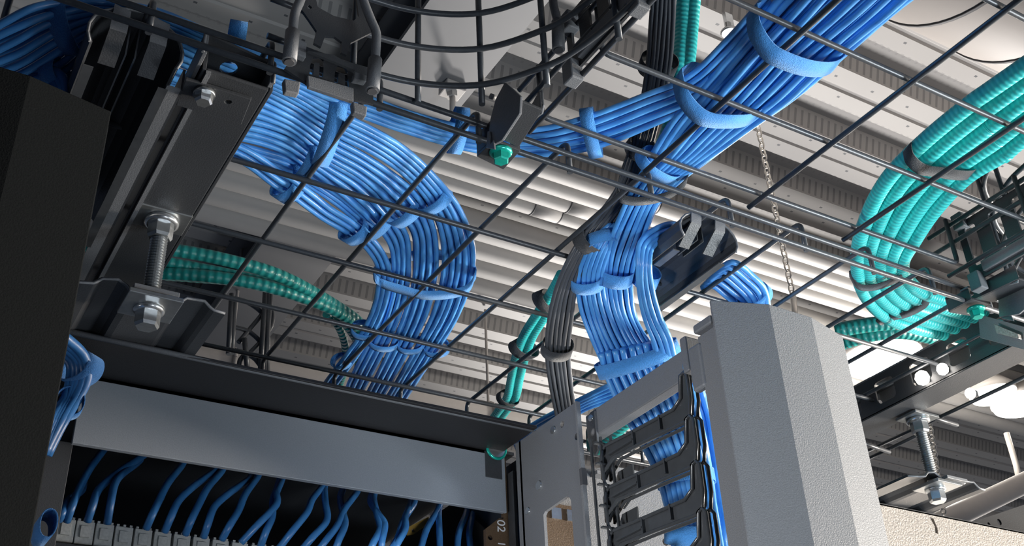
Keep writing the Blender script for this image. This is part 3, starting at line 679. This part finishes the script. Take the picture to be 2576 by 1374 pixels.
# ---- speckled rack on the right
t = thing('equipment_rack', (2.4, 1.7, -2.14), 'speckled metallic rack header at the lower right corner', 'rack')
c = oy(2350, 1322, 1.565)
MB().plate([(1.74,.62), (3.2,.62), (3.2,.80), (1.74,.80)], [[(c.x-.009, c.z+.018), (c.x+.003, c.z+.016), (c.x+.009, c.z-.006), (c.x+.006, c.z-.019), (c.x-.002, c.z-.017), (c.x+.001, c.z-.002)]], fy_(1.565), .006).build('header_panel', 'sparkle', t)
MB().box(1.74, 3.2, 1.565, 2.6, .797, .802).build('top_plate', 'black', t)
MB().box(1.74, 1.75, 1.60, 2.6, -2.14, .80).build('side_panel', 'black', t)
t = thing('rack_rail', (2.7, 1.6, .8), 'dark flat rail with round holes rising past the speckled header', 'rail')
pp = [ox(a, b, 2.42) for a, b in ((2440,1312),(2600,1255),(2600,1400),(2470,1330))]
pp = [oy(a, b, 1.80) for a, b in ((2440,1316),(2600,1262),(2620,1420),(2440,1400))]
MB().plate([(p.x, p.z) for p in pp], [circ(oy(2514,1314,1.80).x, oy(2514,1314,1.80).z, .009), circ(oy(2488,1320,1.80).x, oy(2488,1320,1.80).z, .006)], fy_(1.80), .006).build('rail_plate', 'black', t)
# two light wires of a third tray at the right
t = thing('wire_tray', (2.2, 1.5, 1.0), 'thin wire tray end with cut cross wires behind the right threaded rod', 'cable tray')
for pts in ([(2130,1160),(2600,938)], [(2130,1180),(2330,1085)]):
    MB().tube([oz(a, b, 1.15) for a, b in pts], .0052, 8).build('long_wire', 'wire', t)
for pts in ([(2150,1108),(2238,1138)], [(2320,1042),(2408,1070)]):
    MB().tube([oz(a, b, 1.14) for a, b in pts], .0055, 8).build('cross_wire', 'wire', t)
# far small basket at lower left
t = thing('curved_tray_corner', tuple(oy(630, 900, 3.4)), 'small far away wire basket corner left of the blue bundle', 'cable tray')
for pts in ([(583,740),(575,892)], [(590,750),(583,890)], [(668,730),(655,935)], [(681,735),(665,935)], [(674,740),(672,935)], [(615,852),(622,925)]):
    MB().tube([oy(a, b, 3.4) for a, b in pts], .010, 8).build('upright_wire', 'wire', t)
for pts in ([(586,750),(620,760),(645,775),(662,790)], [(584,822),(620,832),(640,845),(657,862)], [(580,880),(615,888),(640,902),(655,920)], [(676,760),(686,790),(682,820),(672,836)], [(600,862),(640,815),(662,788)], [(622,895),(655,862)], [(600,930),(605,905),(625,890),(650,905)]):
    MB().tube(smooth([oy(a, b, 3.42) for a, b in pts], 5), .009, 8).build('curved_wire', 'wire', t)
# ================================================================ CABLES
def axis_away(a, b): return ((a+b)/2).normalized()
def ribbon(cps, n, layers, lab, group, mat='blue', name='network_cable', cat='cable', rk=1.0, bulge=.25, jit=.25, per=5, seg=8, r=None):
    """parallel cables lying side by side between two edge lines, in stacked layers"""
    E_ = []
    for c in cps:
        z = c[4]; A_ = oz(c[0], c[1], z); B_ = oz(c[2], c[3], z); E_.append((A_, B_))
    ws = sorted((b-a).length for a, b in E_); wid = ws[len(ws)//2]
    r = r or wid/n/2*rk
    out = []
    for k in range(layers):
        nk = n if k % 2 == 0 else n-1
        for i in range(max(nk, 1)):
            ph = random.uniform(0, 6.28); ph2 = random.uniform(0, 6.28)
            pts = []
            for j, (a, b) in enumerate(E_):
                w = (b-a).length; t = (i+.5+(0 if k % 2 == 0 else .5))/n
                e = min(.49, r/w if w > 0 else .1)
                t = e+(1-2*e)*((i+(0 if k % 2 == 0 else .5))/max(n-1, 1)) if n > 1 else .5
                t += jit*.5/n*math.sin(j*1.1+ph)
                t = min(max(t, e*.6), 1-e*.6)
                Nn = axis_away(a, b); arch = math.sqrt(max(0, 1-(2*t-1)**2))
                pts.append(a.lerp(b, t) + Nn*(k*1.72*r - arch*bulge*w*.5*(1-2*k/max(layers, 2)) + jit*.5*r*math.sin(j*.9+ph2)))
            o = MB().tube(smooth(pts, per), r, seg).build(name, mat)
            tag(o, lab, cat, group); out.append(o)
    return r
def band(path, wdir, w, mat, lab, th=.0016, name='cable_strap'):
    """closed fabric loop: path = 3-D points, wdir = direction of the strap's width"""
    pts = smooth(list(path)+[path[0]], 6)[:-1]; n = len(pts); c = sum(pts, V3())/n; wd = V3(wdir).normalized()*(w/2)
    vs = []; fs = []
    for i, p in enumerate(pts):
        tn = (pts[(i+1) % n]-pts[i-1]).normalized(); o_ = tn.cross(wd).normalized()
        if o_.dot(p-c) < 0: o_ = -o_
        vs += [p+wd, p-wd, p-wd+o_*th, p+wd+o_*th]
    for i in range(n):
        a, b = 4*i, 4*((i+1) % n)
        for k in range(4): fs.append((a+k, a+(k+1) % 4, b+(k+1) % 4, b+k))
    mb = MB(); mb.add(vs, fs, None, True)
    o = mb.build(name, mat); 
    tag(o, lab, 'strap', 'black hook and loop straps' if mat == 'blackv' else 'blue hook and loop straps'); return o
def strap(a, b, z, depth, w, mat, lab, front=.3, z2=None, ext=1.03, vert=False, sag=0, tilt=None):
    """strap around a bundle whose edges are seen at pixels a and b; the loop is square to the bundle"""
    A_ = oz(*a, z); B_ = oz(*b, z2 or z); mid = (A_+B_)/2; Mj = (B_-A_)/2*ext
    T = V3(tilt).normalized() if tilt else (V3((0,0,1)) if vert else Mj.cross(V3((0,0,1))).normalized())
    T = (T - Mj*(T.dot(Mj)/Mj.length_squared)).normalized()
    mn = Mj.cross(T).normalized()
    if mn.dot(mid) < 0: mn = -mn                      # away from the viewer side
    wd_ = (B_-A_).length; fr = .14*wd_+.0085; bk = max(depth*.5, .012)
    if vert: fr += .004; bk += .003
    c = mid + mn*((bk-fr)/2); pts = []
    for k in range(18):
        t = 2*math.pi*k/18; ct, st = math.cos(t), math.sin(t)
        cc = math.copysign(abs(ct)**.9, ct); ss = math.copysign(abs(st)**.9, st)
        pts.append(c + Mj*cc + mn*(ss*(bk+fr)/2))
    return band(pts, T, w, mat, lab)
G = 'blue network cables'
# --- big left fan that turns on the tray: four sub-bundles
r0 = .0047
ribbon([(395,60,395,140,1.03),(560,130,540,200,1.03),(650,175,640,225,1.028),(760,225,745,275,1.028),(860,280,842,338,1.026),(1000,355,960,402,1.025),(1090,435,1050,478,1.024),(1160,525,1098,560,1.023),(1194,620,1112,640,1.022),(1190,700,1108,710,1.022),(1160,790,1085,790,1.021),(1105,880,1045,868,1.02),(1035,985,985,975,1.018),(985,1060,935,1050,1.015)], 5, 3,
       'blue network cable in the outermost strand of the big turning bundle', G+', outer strand of the turning bundle', r=r0)
ribbon([(395,150,395,240,1.032),(540,210,520,270,1.032),(640,230,600,285,1.03),(745,280,725,325,1.03),(840,342,815,392,1.028),(950,405,915,452,1.027),(1045,480,985,522,1.026),(1090,560,1035,585,1.025),(1103,645,1040,650,1.025),(1098,712,1035,715,1.024),(1080,790,1015,790,1.023),(1040,870,985,862,1.022),(980,975,930,970,1.02),(930,1050,890,1045,1.018)], 4, 3,
       'blue network cable in the second strand of the big turning bundle', G+', second strand of the turning bundle', r=r0)
ribbon([(395,250,395,330,1.034),(520,275,500,330,1.034),(600,290,575,345,1.032),(725,328,700,380,1.032),(815,395,785,435,1.03),(915,455,860,495,1.029),(985,525,925,552,1.028),(1030,590,972,605,1.027),(1035,655,985,660,1.027),(1030,715,975,715,1.026),(1010,790,955,788,1.025),(980,862,925,858,1.024),(925,970,875,962,1.022),(885,1045,850,1040,1.02)], 4, 3,
       'blue network cable in the third strand of the big turning bundle', G+', third strand of the turning bundle', r=r0)
ribbon([(540,340,540,385,1.02),(620,370,610,410,1.02),(700,425,690,470,1.018),(760,465,735,500,1.016),(830,520,805,552,1.015),(905,568,885,598,1.014),(960,620,930,640,1.014),(985,680,948,688,1.013),(975,760,938,760,1.013),(945,830,908,828,1.012),(900,900,862,895,1.012),(850,970,812,965,1.01),(810,1030,775,1025,1.008)], 3, 2,
       'blue network cable in the inner lower strand of the big turning bundle', G+', inner strand of the turning bundle', r=r0)
ribbon([(480,335,480,380,1.04),(600,360,600,400,1.04),(720,395,715,440,1.038),(800,440,790,480,1.036),(880,495,860,530,1.034),(940,550,915,580,1.032)], 4, 1, 'blue network cable between the strands under the first strap', G+', short strand under the first strap', r=r0)
# --- thin bundle over the tray edge
ribbon([(-30,70,-30,275,.965),(20,40,75,240,.975),(85,12,165,185,.99),(170,0,228,128,1.01),(260,0,292,88,1.02),(400,22,400,88,1.03),(560,90,545,148,1.036)], 8, 2,
       'blue network cable in the thick bend over the dark left door', G+', bend over the dark door', 'blue_half_shaded', r=.0050)
ribbon([(400,25,395,78,1.028),(560,95,545,140,1.03),(700,150,690,205,1.03),(900,232,890,290,1.028),(1060,290,1050,345,1.028),(1200,322,1200,383,1.028),(1340,322,1345,392,1.028),(1470,290,1490,375,1.03),(1620,235,1640,320,1.035),(1730,190,1760,262,1.04),(1830,95,1870,170,1.045),(1930,-20,1975,50,1.05)], 5, 2,
       'blue network cable in the slim bundle crossing behind the near tray rail', G+', slim bundle behind the rail', r=.0042)
# --- large bundle down from the upper right
Gd = G+', wide bundle from the upper right'
ribbon([(1990,-50,2380,-60,1.042),(1930,20,2280,10,1.042),(1850,115,2130,140,1.040),(1765,215,2010,240,1.038),(1690,300,1880,330,1.034),(1640,380,1780,405,1.028),(1605,445,1715,455,1.028),(1578,500,1665,508,1.018)], 12, 3,
       'blue network cable in the wide bundle coming from the upper right', Gd, r=.0054, bulge=.2)
ribbon([(2060,-50,2340,-55,1.022),(1990,30,2250,25,1.022),(1900,130,2095,150,1.022),(1820,225,1990,250,1.022),(1740,320,1870,340,1.020),(1680,390,1780,405,1.018),(1640,430,1710,450,1.02)], 7, 1, 'blue network cable on the lower face of the wide bundle from the upper right', Gd, r=.0050, bulge=.1)
ribbon([(1640,390,1760,400,1.03),(1605,445,1705,455,1.026),(1570,510,1655,520,1.008),(1535,590,1625,595,.995),(1518,660,1600,660,.985),(1516,720,1592,720,.97),(1530,790,1602,795,.94),(1560,860,1637,860,.90),(1600,920,1682,905,.865)], 6, 3, 'blue network cable in the middle strand of the cable drop', G+', middle drop strand', r=.0044)
Gl = G+', left drop strand'
ribbon([(1530,560,1600,575,1.015),(1500,590,1560,600,1.0),(1468,640,1535,640,.985),(1450,700,1520,700,.97),(1455,770,1530,770,.95),(1478,840,1555,835,.915),(1505,905,1590,895,.88),(1530,960,1620,940,.85)], 6, 2, 'blue network cable in the left strand of the cable drop', Gl, r=.0042)
Gr = G+', right drop strand over the curved guide'
ribbon([(1745,600,1790,625,1.025),(1700,562,1735,600,1.022),(1650,572,1690,600,1.0),(1605,610,1648,625,.965),(1598,670,1642,670,.93),(1600,730,1648,730,.915),(1615,800,1665,795,.895),(1640,860,1690,850,.87),(1660,920,1705,905,.85)], 4, 2, 'blue network cable in the right strand of the drop, over the curved guide', Gr, r=.0045)
Gm = G+', drop behind the finger guides'
ribbon([(1505,890,1690,850,.885),(1520,950,1708,905,.855),(1560,1040,1745,980,.80),(1610,1120,1770,1070,.745),(1650,1200,1790,1170,.69),(1672,1280,1803,1260,.63),(1684,1350,1815,1340,.58),(1690,1430,1828,1420,.53)], 10, 3, 'blue network cable dropping behind the finger guides', Gm, r=.0060, bulge=.25)
ribbon([(1700,960,1760,940,.84),(1752,1060,1790,1050,.78),(1775,1160,1805,1150,.72),(1790,1260,1820,1255,.66),(1805,1340,1832,1335,.60),(1815,1430,1845,1430,.55)], 3, 1, 'blue network cable at the door side of the finger guides', G+', strand next to the tall door', r=.0060)
ribbon([(1540,962,1565,1005,.93),(1470,998,1475,1030,.93),(1370,1050,1380,1085,.93),(1290,1098,1300,1130,.93)], 5, 1, 'blue network cable running flat behind the manager side plate', G+', flat strand behind the side plate', r=.0055)
ribbon([(1800,690,1760,730,1.01),(1845,655,1790,722,1.01),(1895,690,1825,748,1.0),(1928,730,1860,780,.985),(1938,790,1880,830,.96),(1935,850,1880,880,.93)], 6, 2, 'blue network cable right of the curved guide, running behind the tall door', G+', strand behind the tall door', r=.0055)
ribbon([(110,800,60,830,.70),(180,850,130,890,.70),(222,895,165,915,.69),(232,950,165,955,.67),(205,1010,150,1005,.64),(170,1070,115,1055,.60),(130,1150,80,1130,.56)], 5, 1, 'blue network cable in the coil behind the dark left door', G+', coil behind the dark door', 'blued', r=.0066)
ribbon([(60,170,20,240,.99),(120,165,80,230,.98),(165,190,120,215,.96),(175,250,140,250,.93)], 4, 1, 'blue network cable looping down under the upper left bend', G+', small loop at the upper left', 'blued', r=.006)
# --- black cables
Gk = 'black power cables'
ribbon([(1640,-40,1700,-40,1.30),(1632,60,1698,60,1.24),(1622,170,1690,170,1.16),(1600,300,1662,305,1.10),(1575,400,1630,410,1.06),(1545,480,1590,495,1.035),(1480,570,1525,590,1.01),(1432,640,1480,655,.985),(1395,720,1455,725,.965),(1375,800,1445,800,.95),(1370,880,1435,880,.94),(1380,960,1440,965,.92),(1398,1050,1450,1040,.90),(1415,1120,1465,1110,.88)], 6, 2, 'black cable in the bundle left of the blue drop', Gk+', bundle left of the blue drop', 'blackc', 'power_cable', r=.0042)
# --- teal cables
Gt = 'teal armoured cables'
for k, (px, lab) in enumerate((([(2600,150),(2440,262),(2318,362),(2232,452),(2182,545),(2158,640),(2170,730),(2225,795),(2310,828),(2420,850),(2560,880)], 'outermost'), ([(2600,190),(2455,295),(2345,385),(2262,470),(2212,560),(2186,645),(2198,722),(2250,778),(2330,808),(2430,832),(2560,860)], 'second'),
                     ([(2600,235),(2480,325),(2375,405),(2295,490),(2242,575),(2214,650),(2226,715),(2272,762),(2345,790),(2440,815),(2560,842)], 'third'), ([(2600,280),(2505,355),(2405,425),(2325,508),(2272,590),(2242,655),(2254,708),(2295,748),(2362,772),(2450,798),(2560,826)], 'fourth'),
                     ([(2600,325),(2530,385),(2432,445),(2352,528),(2300,605),(2270,660),(2282,702),(2318,735),(2380,756),(2460,780),(2560,810)], 'innermost'))):
    zz_ = [1.03,1.03,1.03,1.03,1.028,1.025,1.03,1.035,1.045,1.05,1.055]
    p = [oz(a, b, z) for (a, b), z in zip(px, zz_)]; p.insert(0, p[0]+(p[0]-p[1]).normalized()*.7)
    tag(MB().tube(smooth(p, 8), .0128, 16).build('armoured_cable', 'teal'), f'thick teal armoured cable, {lab} of the five turning on the right of the tray', 'cable', 'thick teal cables at the right')
    if k in (1, 3):
        p = [q*1.022 for q in p]; tag(MB().tube(smooth([q+V3((.006,.004,.004)) for q in p], 8), .0128, 16).build('armoured_cable', 'teal'), f'thick teal armoured cable lying on top of the {lab} lower one', 'cable', 'thick teal cables at the right')
for lab, px, z, r in (('top', [(190,622),(300,612),(430,628),(560,652),(700,692),(820,755),(905,815),(935,870)], 1.10, .0120), ('second', [(190,655),(300,640),(420,660),(600,695),(750,735),(880,805),(925,870)], 1.11, .0105),
                   ('lowest', [(190,705),(300,690),(410,688),(560,700),(700,728),(850,785),(915,845),(925,900)], 1.09, .0120), ('descending', [(820,790),(850,820),(868,870),(866,930),(850,980)], 1.12, .0080), ('steep', [(850,795),(885,835),(905,880),(900,940)], 1.115, .0095),
                   ('dark slim', [(190,668),(280,672),(360,690),(480,700),(560,706)], 1.12, .0080)):
    p = [oz(a, b, z) for a, b in px]
    tag(MB().tube(smooth(p, 8), r, 14).build('ribbed_cable', 'tealr'), f'{lab} teal ribbed cable sweeping behind the left side of the tray', 'cable', 'teal ribbed cables at the left')
for lab, off in (('left', 0), ('right', 1)):
    px = [(1412+off*16,690),(1388+off*18,735),(1352+off*22,790),(1318+off*22,845),(1298+off*22,900),(1287+off*20,950),(1276+off*20,1000),(1250+off*18,1040),(1225+off*16,1075)]
    p = [oz(a, b, 1.04) for a, b in px]
    tag(MB().tube(smooth(p, 8), .0095, 14).build('armoured_cable', 'teal'), f'teal cable, {lab} one of the pair left of the black bundle', 'cable', 'teal pair beside the black bundle')
for lab, off in (('near', 0), ('far', 1)):
    px = [(1722+off*26,-40),(1716+off*24,60),(1708+off*22,165),(1695+off*18,260),(1680+off*16,330),(1650+off*10,400)]
    p = [oz(a, b, z) for (a, b), z in zip(px, (1.34,1.28,1.20,1.15,1.12,1.09))]
    tag(MB().tube(smooth(p, 8), .0118, 14).build('armoured_cable', 'teal'), f'{lab} teal cable coming down beside the black cables at the top', 'cable', 'teal pair at the top centre')
for lab, px in (('upper', [(2100,832),(2180,818),(2260,812),(2330,826)]), ('lower', [(2100,868),(2190,842),(2270,835),(2350,850)])):
    tag(MB().tube(smooth([oz(a, b, 1.25) for a, b in px], 6), .018, 14).build('armoured_cable', 'tealr'), f'{lab} smooth teal cable behind the tall door top', 'cable', 'teal pair behind the tall door')
tag(MB().tube(smooth([oz(a, b, .86) for a, b in [(1600,1030),(1560,1060),(1530,1090),(1500,1120)]], 6), .022, 14).build('armoured_cable', 'tealr'), 'teal cable glimpsed behind the top bar of the cable manager', 'cable')
# --- straps
SB, SK = 'bluev', 'blackv'
strap((852,255), (800,402), 1.026, .055, .026, SB, 'blue strap around the start of the turning bundle, near the splice bracket', sag=.0)
strap((795,372), (755,432), 1.022, .04, .022, SB, 'short blue strap under the first one, crossed by a cross wire', front=.4)
strap((1125,485), (1058,522), 1.024, .035, .022, SB, 'blue strap on the outer strand at the start of the turn', front=.42)
strap((1050,510), (985,555), 1.026, .035, .024, SB, 'blue strap on the second strand of the turning bundle', front=.42)
strap((975,540), (905,590), 1.027, .035, .024, SB, 'blue strap on the third strand of the turning bundle', front=.42)
strap((750,465), (695,490), 1.018, .032, .026, SB, 'blue strap on the inner strand beside the wide channel', front=.45)
strap((925,568), (865,598), 1.015, .032, .024, SB, 'second blue strap on the inner strand, mid way to the turn', front=.45)
# long strap around the whole turn
fr = [(1196,690),(1180,722),(1140,738),(1070,742),(1010,728),(960,712),(942,695)]
bk = [(948,680),(1000,655),(1070,640),(1140,650),(1188,672)]
band([oz(a, b, .998) for a, b in fr] + [oz(a, b, 1.06) for a, b in bk], (oz(1070,760,1)-oz(1070,720,1)), .030, SB, 'long blue strap wrapped round all strands at the middle of the turn')
for a, b, lab in (((1128,875),(1068,878),'outer'), ((1062,868),(1000,868),'second'), ((1000,862),(930,858),'third'), ((945,835),(885,830),'inner')):
    strap(a, b, 1.02, .035, .02, SB, f'blue strap low on the {lab} strand of the turning bundle, past the turn', front=.42)
strap((880,905), (838,915), 1.012, .03, .016, SB, 'lowest blue strap where the inner strand goes behind the rack', front=.45)
strap((1165,285), (1140,375), 1.026, .045, .020, SB, 'blue strap on the slim bundle left of the tee clamp', front=.45)
strap((1475,285), (1500,385), 1.028, .045, .020, SB, 'blue strap on the slim bundle right of the tee clamp', front=.45)
strap((140,10), (200,130), 1.0, .06, .024, 'bluev_shaded', 'blue strap on the upper left bend over the dark door', front=.4)
strap((600,70), (585,150), 1.03, .045, .022, SB, 'blue strap standing up behind the saddle box', front=.45)
strap((115,165), (160,215), .968, .04, .02, 'bluev_shaded', 'dim blue strap on the small loop over the dark door', front=.45)
# loose straps under the wide bundle
band([oz(a, b, z) for a, b, z in ((1893,30,1.03),(1900,75,1.0),(1930,125,.982),(1965,148,.976),(2030,170,.980),(2085,172,1.0),(2112,150,1.03),(2085,120,1.07),(2000,60,1.09),(1930,20,1.07))], (oz(1990,190,1)-oz(2020,150,1)), .030, SB, 'loose blue strap hanging below the wide bundle, upper of the two')
band([oz(a, b, z) for a, b, z in ((1705,190,1.03),(1715,235,1.0),(1745,278,.984),(1780,300,.978),(1840,305,.982),(1885,300,1.0),(1905,282,1.03),(1870,250,1.07),(1800,205,1.09),(1740,175,1.07))], (oz(1760,325,1)-oz(1785,290,1)), .030, SB, 'loose blue strap hanging below the wide bundle, lower of the two')
strap((1612,395), (1700,440), 1.02, .05, .020, SB, 'crumpled blue strap at the tray junction above the hook wire', front=.5)
band([oz(a, b, z) for a, b, z in ((1582,385,1.05),(1562,440,1.03),(1556,490,1.01),(1590,505,1.0),(1650,500,.995),(1700,480,1.0),(1728,445,1.02),(1690,430,1.06),(1620,400,1.09))], (oz(1650,520,1)-oz(1660,480,1)), .022, SK, 'wide loose black strap around the blue and black bundles at the junction')
strap((1613,165), (1700,172), 1.17, .05, .024, SK, 'black strap high on the black bundle beside the blue bundle')
strap((1582,372), (1640,385), 1.06, .05, .02, SK, 'black strap on the black bundle just above the junction')
strap((1455,595), (1505,625), .998, .035, .024, SK, 'dark strap on the black bundle just left of the blue drop', front=.45)
strap((1366,875), (1438,878), .94, .04, .026, SK, 'wide black strap round the black bundle at mid height', front=.45, vert=True, tilt=oz(1408,940,.925)-oz(1405,800,.95))
strap((1352,745), (1392,772), 1.04, .035, .022, SK, 'black strap on the teal pair touching the black bundle', front=.5)
strap((1290,868), (1345,890), 1.038, .035, .022, SK, 'black strap at the middle of the teal pair', front=.5)
strap((1255,998), (1300,1010), 1.036, .035, .016, SK, 'black strap low on the teal pair', front=.5)
band([oz(a, b, z) for a, b, z in ((2283,372,1.03),(2290,400,1.012),(2318,425,1.005),(2360,432,1.005),(2410,440,1.006),(2442,438,1.02),(2440,420,1.06),(2380,390,1.085),(2320,365,1.07))], (oz(2350,455,1)-oz(2375,425,1)), .024, SK, 'black strap around the thick teal cables under the upper wires')
band([oz(a, b, z) for a, b, z in ((2138,690,1.03),(2160,720,1.012),(2200,722,1.008),(2250,705,1.01),(2285,685,1.03),(2250,670,1.07),(2180,670,1.07))], (oz(2200,730,1)-oz(2200,700,1)), .022, SK, 'black strap on the teal cables at the tightest part of the bend')
band([oz(a, b, z) for a, b, z in ((2210,812,1.05),(2240,800,1.03),(2280,790,1.025),(2325,765,1.028),(2328,735,1.05),(2290,740,1.09),(2230,785,1.09))], (oz(2290,790,1)-oz(2255,760,1)), .024, SK, 'black strap where the teal cables leave the bend to the right')
strap((1480,612), (1545,592), .995, .05, .020, SB, 'blue strap at the top of the left drop strand', front=.5, vert=True, tilt=oz(1500,640,.985)-oz(1530,590,1.01))
strap((1437,712), (1515,705), .968, .045, .024, SB, 'ribbed blue strap across the left drop strand', front=.5, vert=True, tilt=oz(1490,760,.955)-oz(1480,680,.977))
strap((1507,692), (1590,698), .975, .065, .026, SB, 'blue strap across the middle drop strand', front=.5, vert=True, tilt=oz(1560,760,.955)-oz(1556,660,.99))
strap((1600,697), (1655,704), .975, .045, .026, SB, 'blue strap across the right drop strand', front=.5, vert=True, tilt=oz(1628,740,.912)-oz(1622,670,.932))
strap((1505,935), (1700,875), .868, .085, .026, SB, 'wide blue strap round the whole cable drop above the top bar', front=.5, vert=True, tilt=oz(1640,1000,.815)-oz(1590,860,.895))
strap((1655,1215), (1790,1190), .68, .085, .022, SB, 'blue strap on the drop between the second and third finger guides', front=.5, vert=True, tilt=oz(1730,1240,.655)-oz(1700,1120,.74))
strap((1682,1345), (1790,1345), .575, .085, .032, SB, 'blue ribbed strap low on the drop beside the lowest finger', front=.5, vert=True, tilt=oz(1750,1390,.56)-oz(1740,1270,.63))
strap((1935,735), (1862,762), .985, .05, .022, SB, 'blue strap where the side strand goes behind the tall door', front=.5)
strap((238,925), (160,945), .68, .05, .03, 'bluev_shaded', 'fuzzy blue strap on the coil behind the dark door', front=.5)
strap((205,1030), (140,1020), .63, .05, .018, 'bluev_shaded', 'lower blue strap on the coil behind the dark door', front=.5)
strap((128,1345), (90,1340), .50, .05, .05, 'bluev_shaded', 'blue strap end peeking out at the foot of the dark door', front=.5)
# ================================================================ LIGHT
def area(loc, tgt, size, power, color, name, sy=None):
    l = bpy.data.lights.new(name, 'AREA'); l.energy = power; l.color = color; l.size = size
    if sy: l.shape = 'RECTANGLE'; l.size_y = sy
    o = bpy.data.objects.new(name, l); col.objects.link(o); o.location = loc
    o.rotation_euler = (V3(tgt)-V3(loc)).to_track_quat('-Z', 'Y').to_euler(); return o
def spot(loc, tgt, size, power, color, name, ang, blend=1.0):
    l = bpy.data.lights.new(name, 'SPOT'); l.energy = power; l.color = color; l.shadow_soft_size = size; l.spot_size = math.radians(ang); l.spot_blend = blend
    o = bpy.data.objects.new(name, l); col.objects.link(o); o.location = loc
    o.rotation_euler = (V3(tgt)-V3(loc)).to_track_quat('-Z', 'Y').to_euler(); return o
spot((2.0, -.7, .9), (1.15, 1.1, 2.05), .3, 62, (.78,.89,1), 'front_spot', 58)  # frontal fill added, no fixture stands for it
spot((4.6, .1, 1.55), (1.10, .92, 2.05), .35, 2000, (1,.90,.78), 'key_spot', 42)
spot((5.0, 6.8, 1.6), (3.0, 2.9, 4.1), .35, 1700, (1,.95,.90), 'ceiling_spot', 50)
spot((3.6, 4.3, 1.3), (2.7, 1.5, 4.1), .35, 720, (1,.96,.93), 'up_spot', 62)
spot((-.9, .9, 1.25), (.78, .88, 1.90), .12, 80, (.95,.97,1), 'side_spot', 27)
spot((2.1, -.5, 1.0), (1.2, .5, 2.25), .25, 100, (.86,.95,1), 'near_spot', 60)  # unseen fill added to lift the wide bundle and near wires
spot((1.9, .1, 1.3), (1.1, .72, 2.2), .2, 55, (.90,.98,1), 'teal_spot', 50)  # added only to brighten the teal cables
spot((.62, -.2, 1.15), (.66, .95, 2.2), .2, 30, (.84,.92,1), 'bundle_spot', 44)  # unseen light added for the turning bundle
spot((.5, -.15, 1.1), (.62, 1.16, 1.98), .12, 26, (.82,.90,1), 'header_spot', 26)  # fill added to brighten the right end of the header
for c in LP[:1]+LP[4:5]:
    l = bpy.data.lights.new('lamp_glow', 'POINT'); l.energy = 45; l.color = (1,.92,.82); l.shadow_soft_size = .15
    o = bpy.data.objects.new('lamp_glow', l); col.objects.link(o); o.location = W(c)+V3((0,0,-.12))
w = bpy.data.worlds.new('World'); bpy.context.scene.world = w; w.use_nodes = True; nt = w.node_tree
bg = nt.nodes['Background']; tc = nd(nt, 'ShaderNodeTexCoord'); dv = nd(nt, 'ShaderNodeVectorMath', operation='DOT_PRODUCT'); dv.inputs[1].default_value = (.93, .30, .2)
nt.links.new(tc.outputs['Generated'], dv.inputs[0])
cr = nd(nt, 'ShaderNodeValToRGB'); e = cr.color_ramp.elements
mr = nd(nt, 'ShaderNodeMapRange'); mr.inputs[1].default_value = -1; mr.inputs[2].default_value = 1; nt.links.new(dv.outputs['Value'], mr.inputs[0]); nt.links.new(mr.outputs[0], cr.inputs[0])
e[0].position = .15; e[0].color = (.015,.02,.03,1); e[1].position = 1; e[1].color = (.42,.405,.39,1)
x = e.new(.5); x.color = (.048,.06,.085,1)
nt.links.new(cr.outputs[0], bg.inputs[0]); bg.inputs[1].default_value = 1.0
# ================================================================ CAMERA
cam = bpy.data.cameras.new('camera'); cam.sensor_width = 36; cam.lens = F/2576*36; cam.clip_start = .02; cam.clip_end = 100
co = bpy.data.objects.new('camera', cam); col.objects.link(co)
m = Matrix([[R[i][0], -R[i][1], -R[i][2]] for i in range(3)]).to_4x4(); m.translation = V3((0, 0, CAMZ)); co.matrix_world = m
sc = bpy.context.scene; sc.camera = co
sc.view_settings.view_transform = 'Standard'; sc.view_settings.look = 'None'; sc.view_settings.exposure = .05; sc.view_settings.gamma = 1.12
sc.cycles.max_bounces = 5; sc.cycles.diffuse_bounces = 3; sc.cycles.glossy_bounces = 3; sc.cycles.use_denoising = True; sc.cycles.sample_clamp_indirect = 6
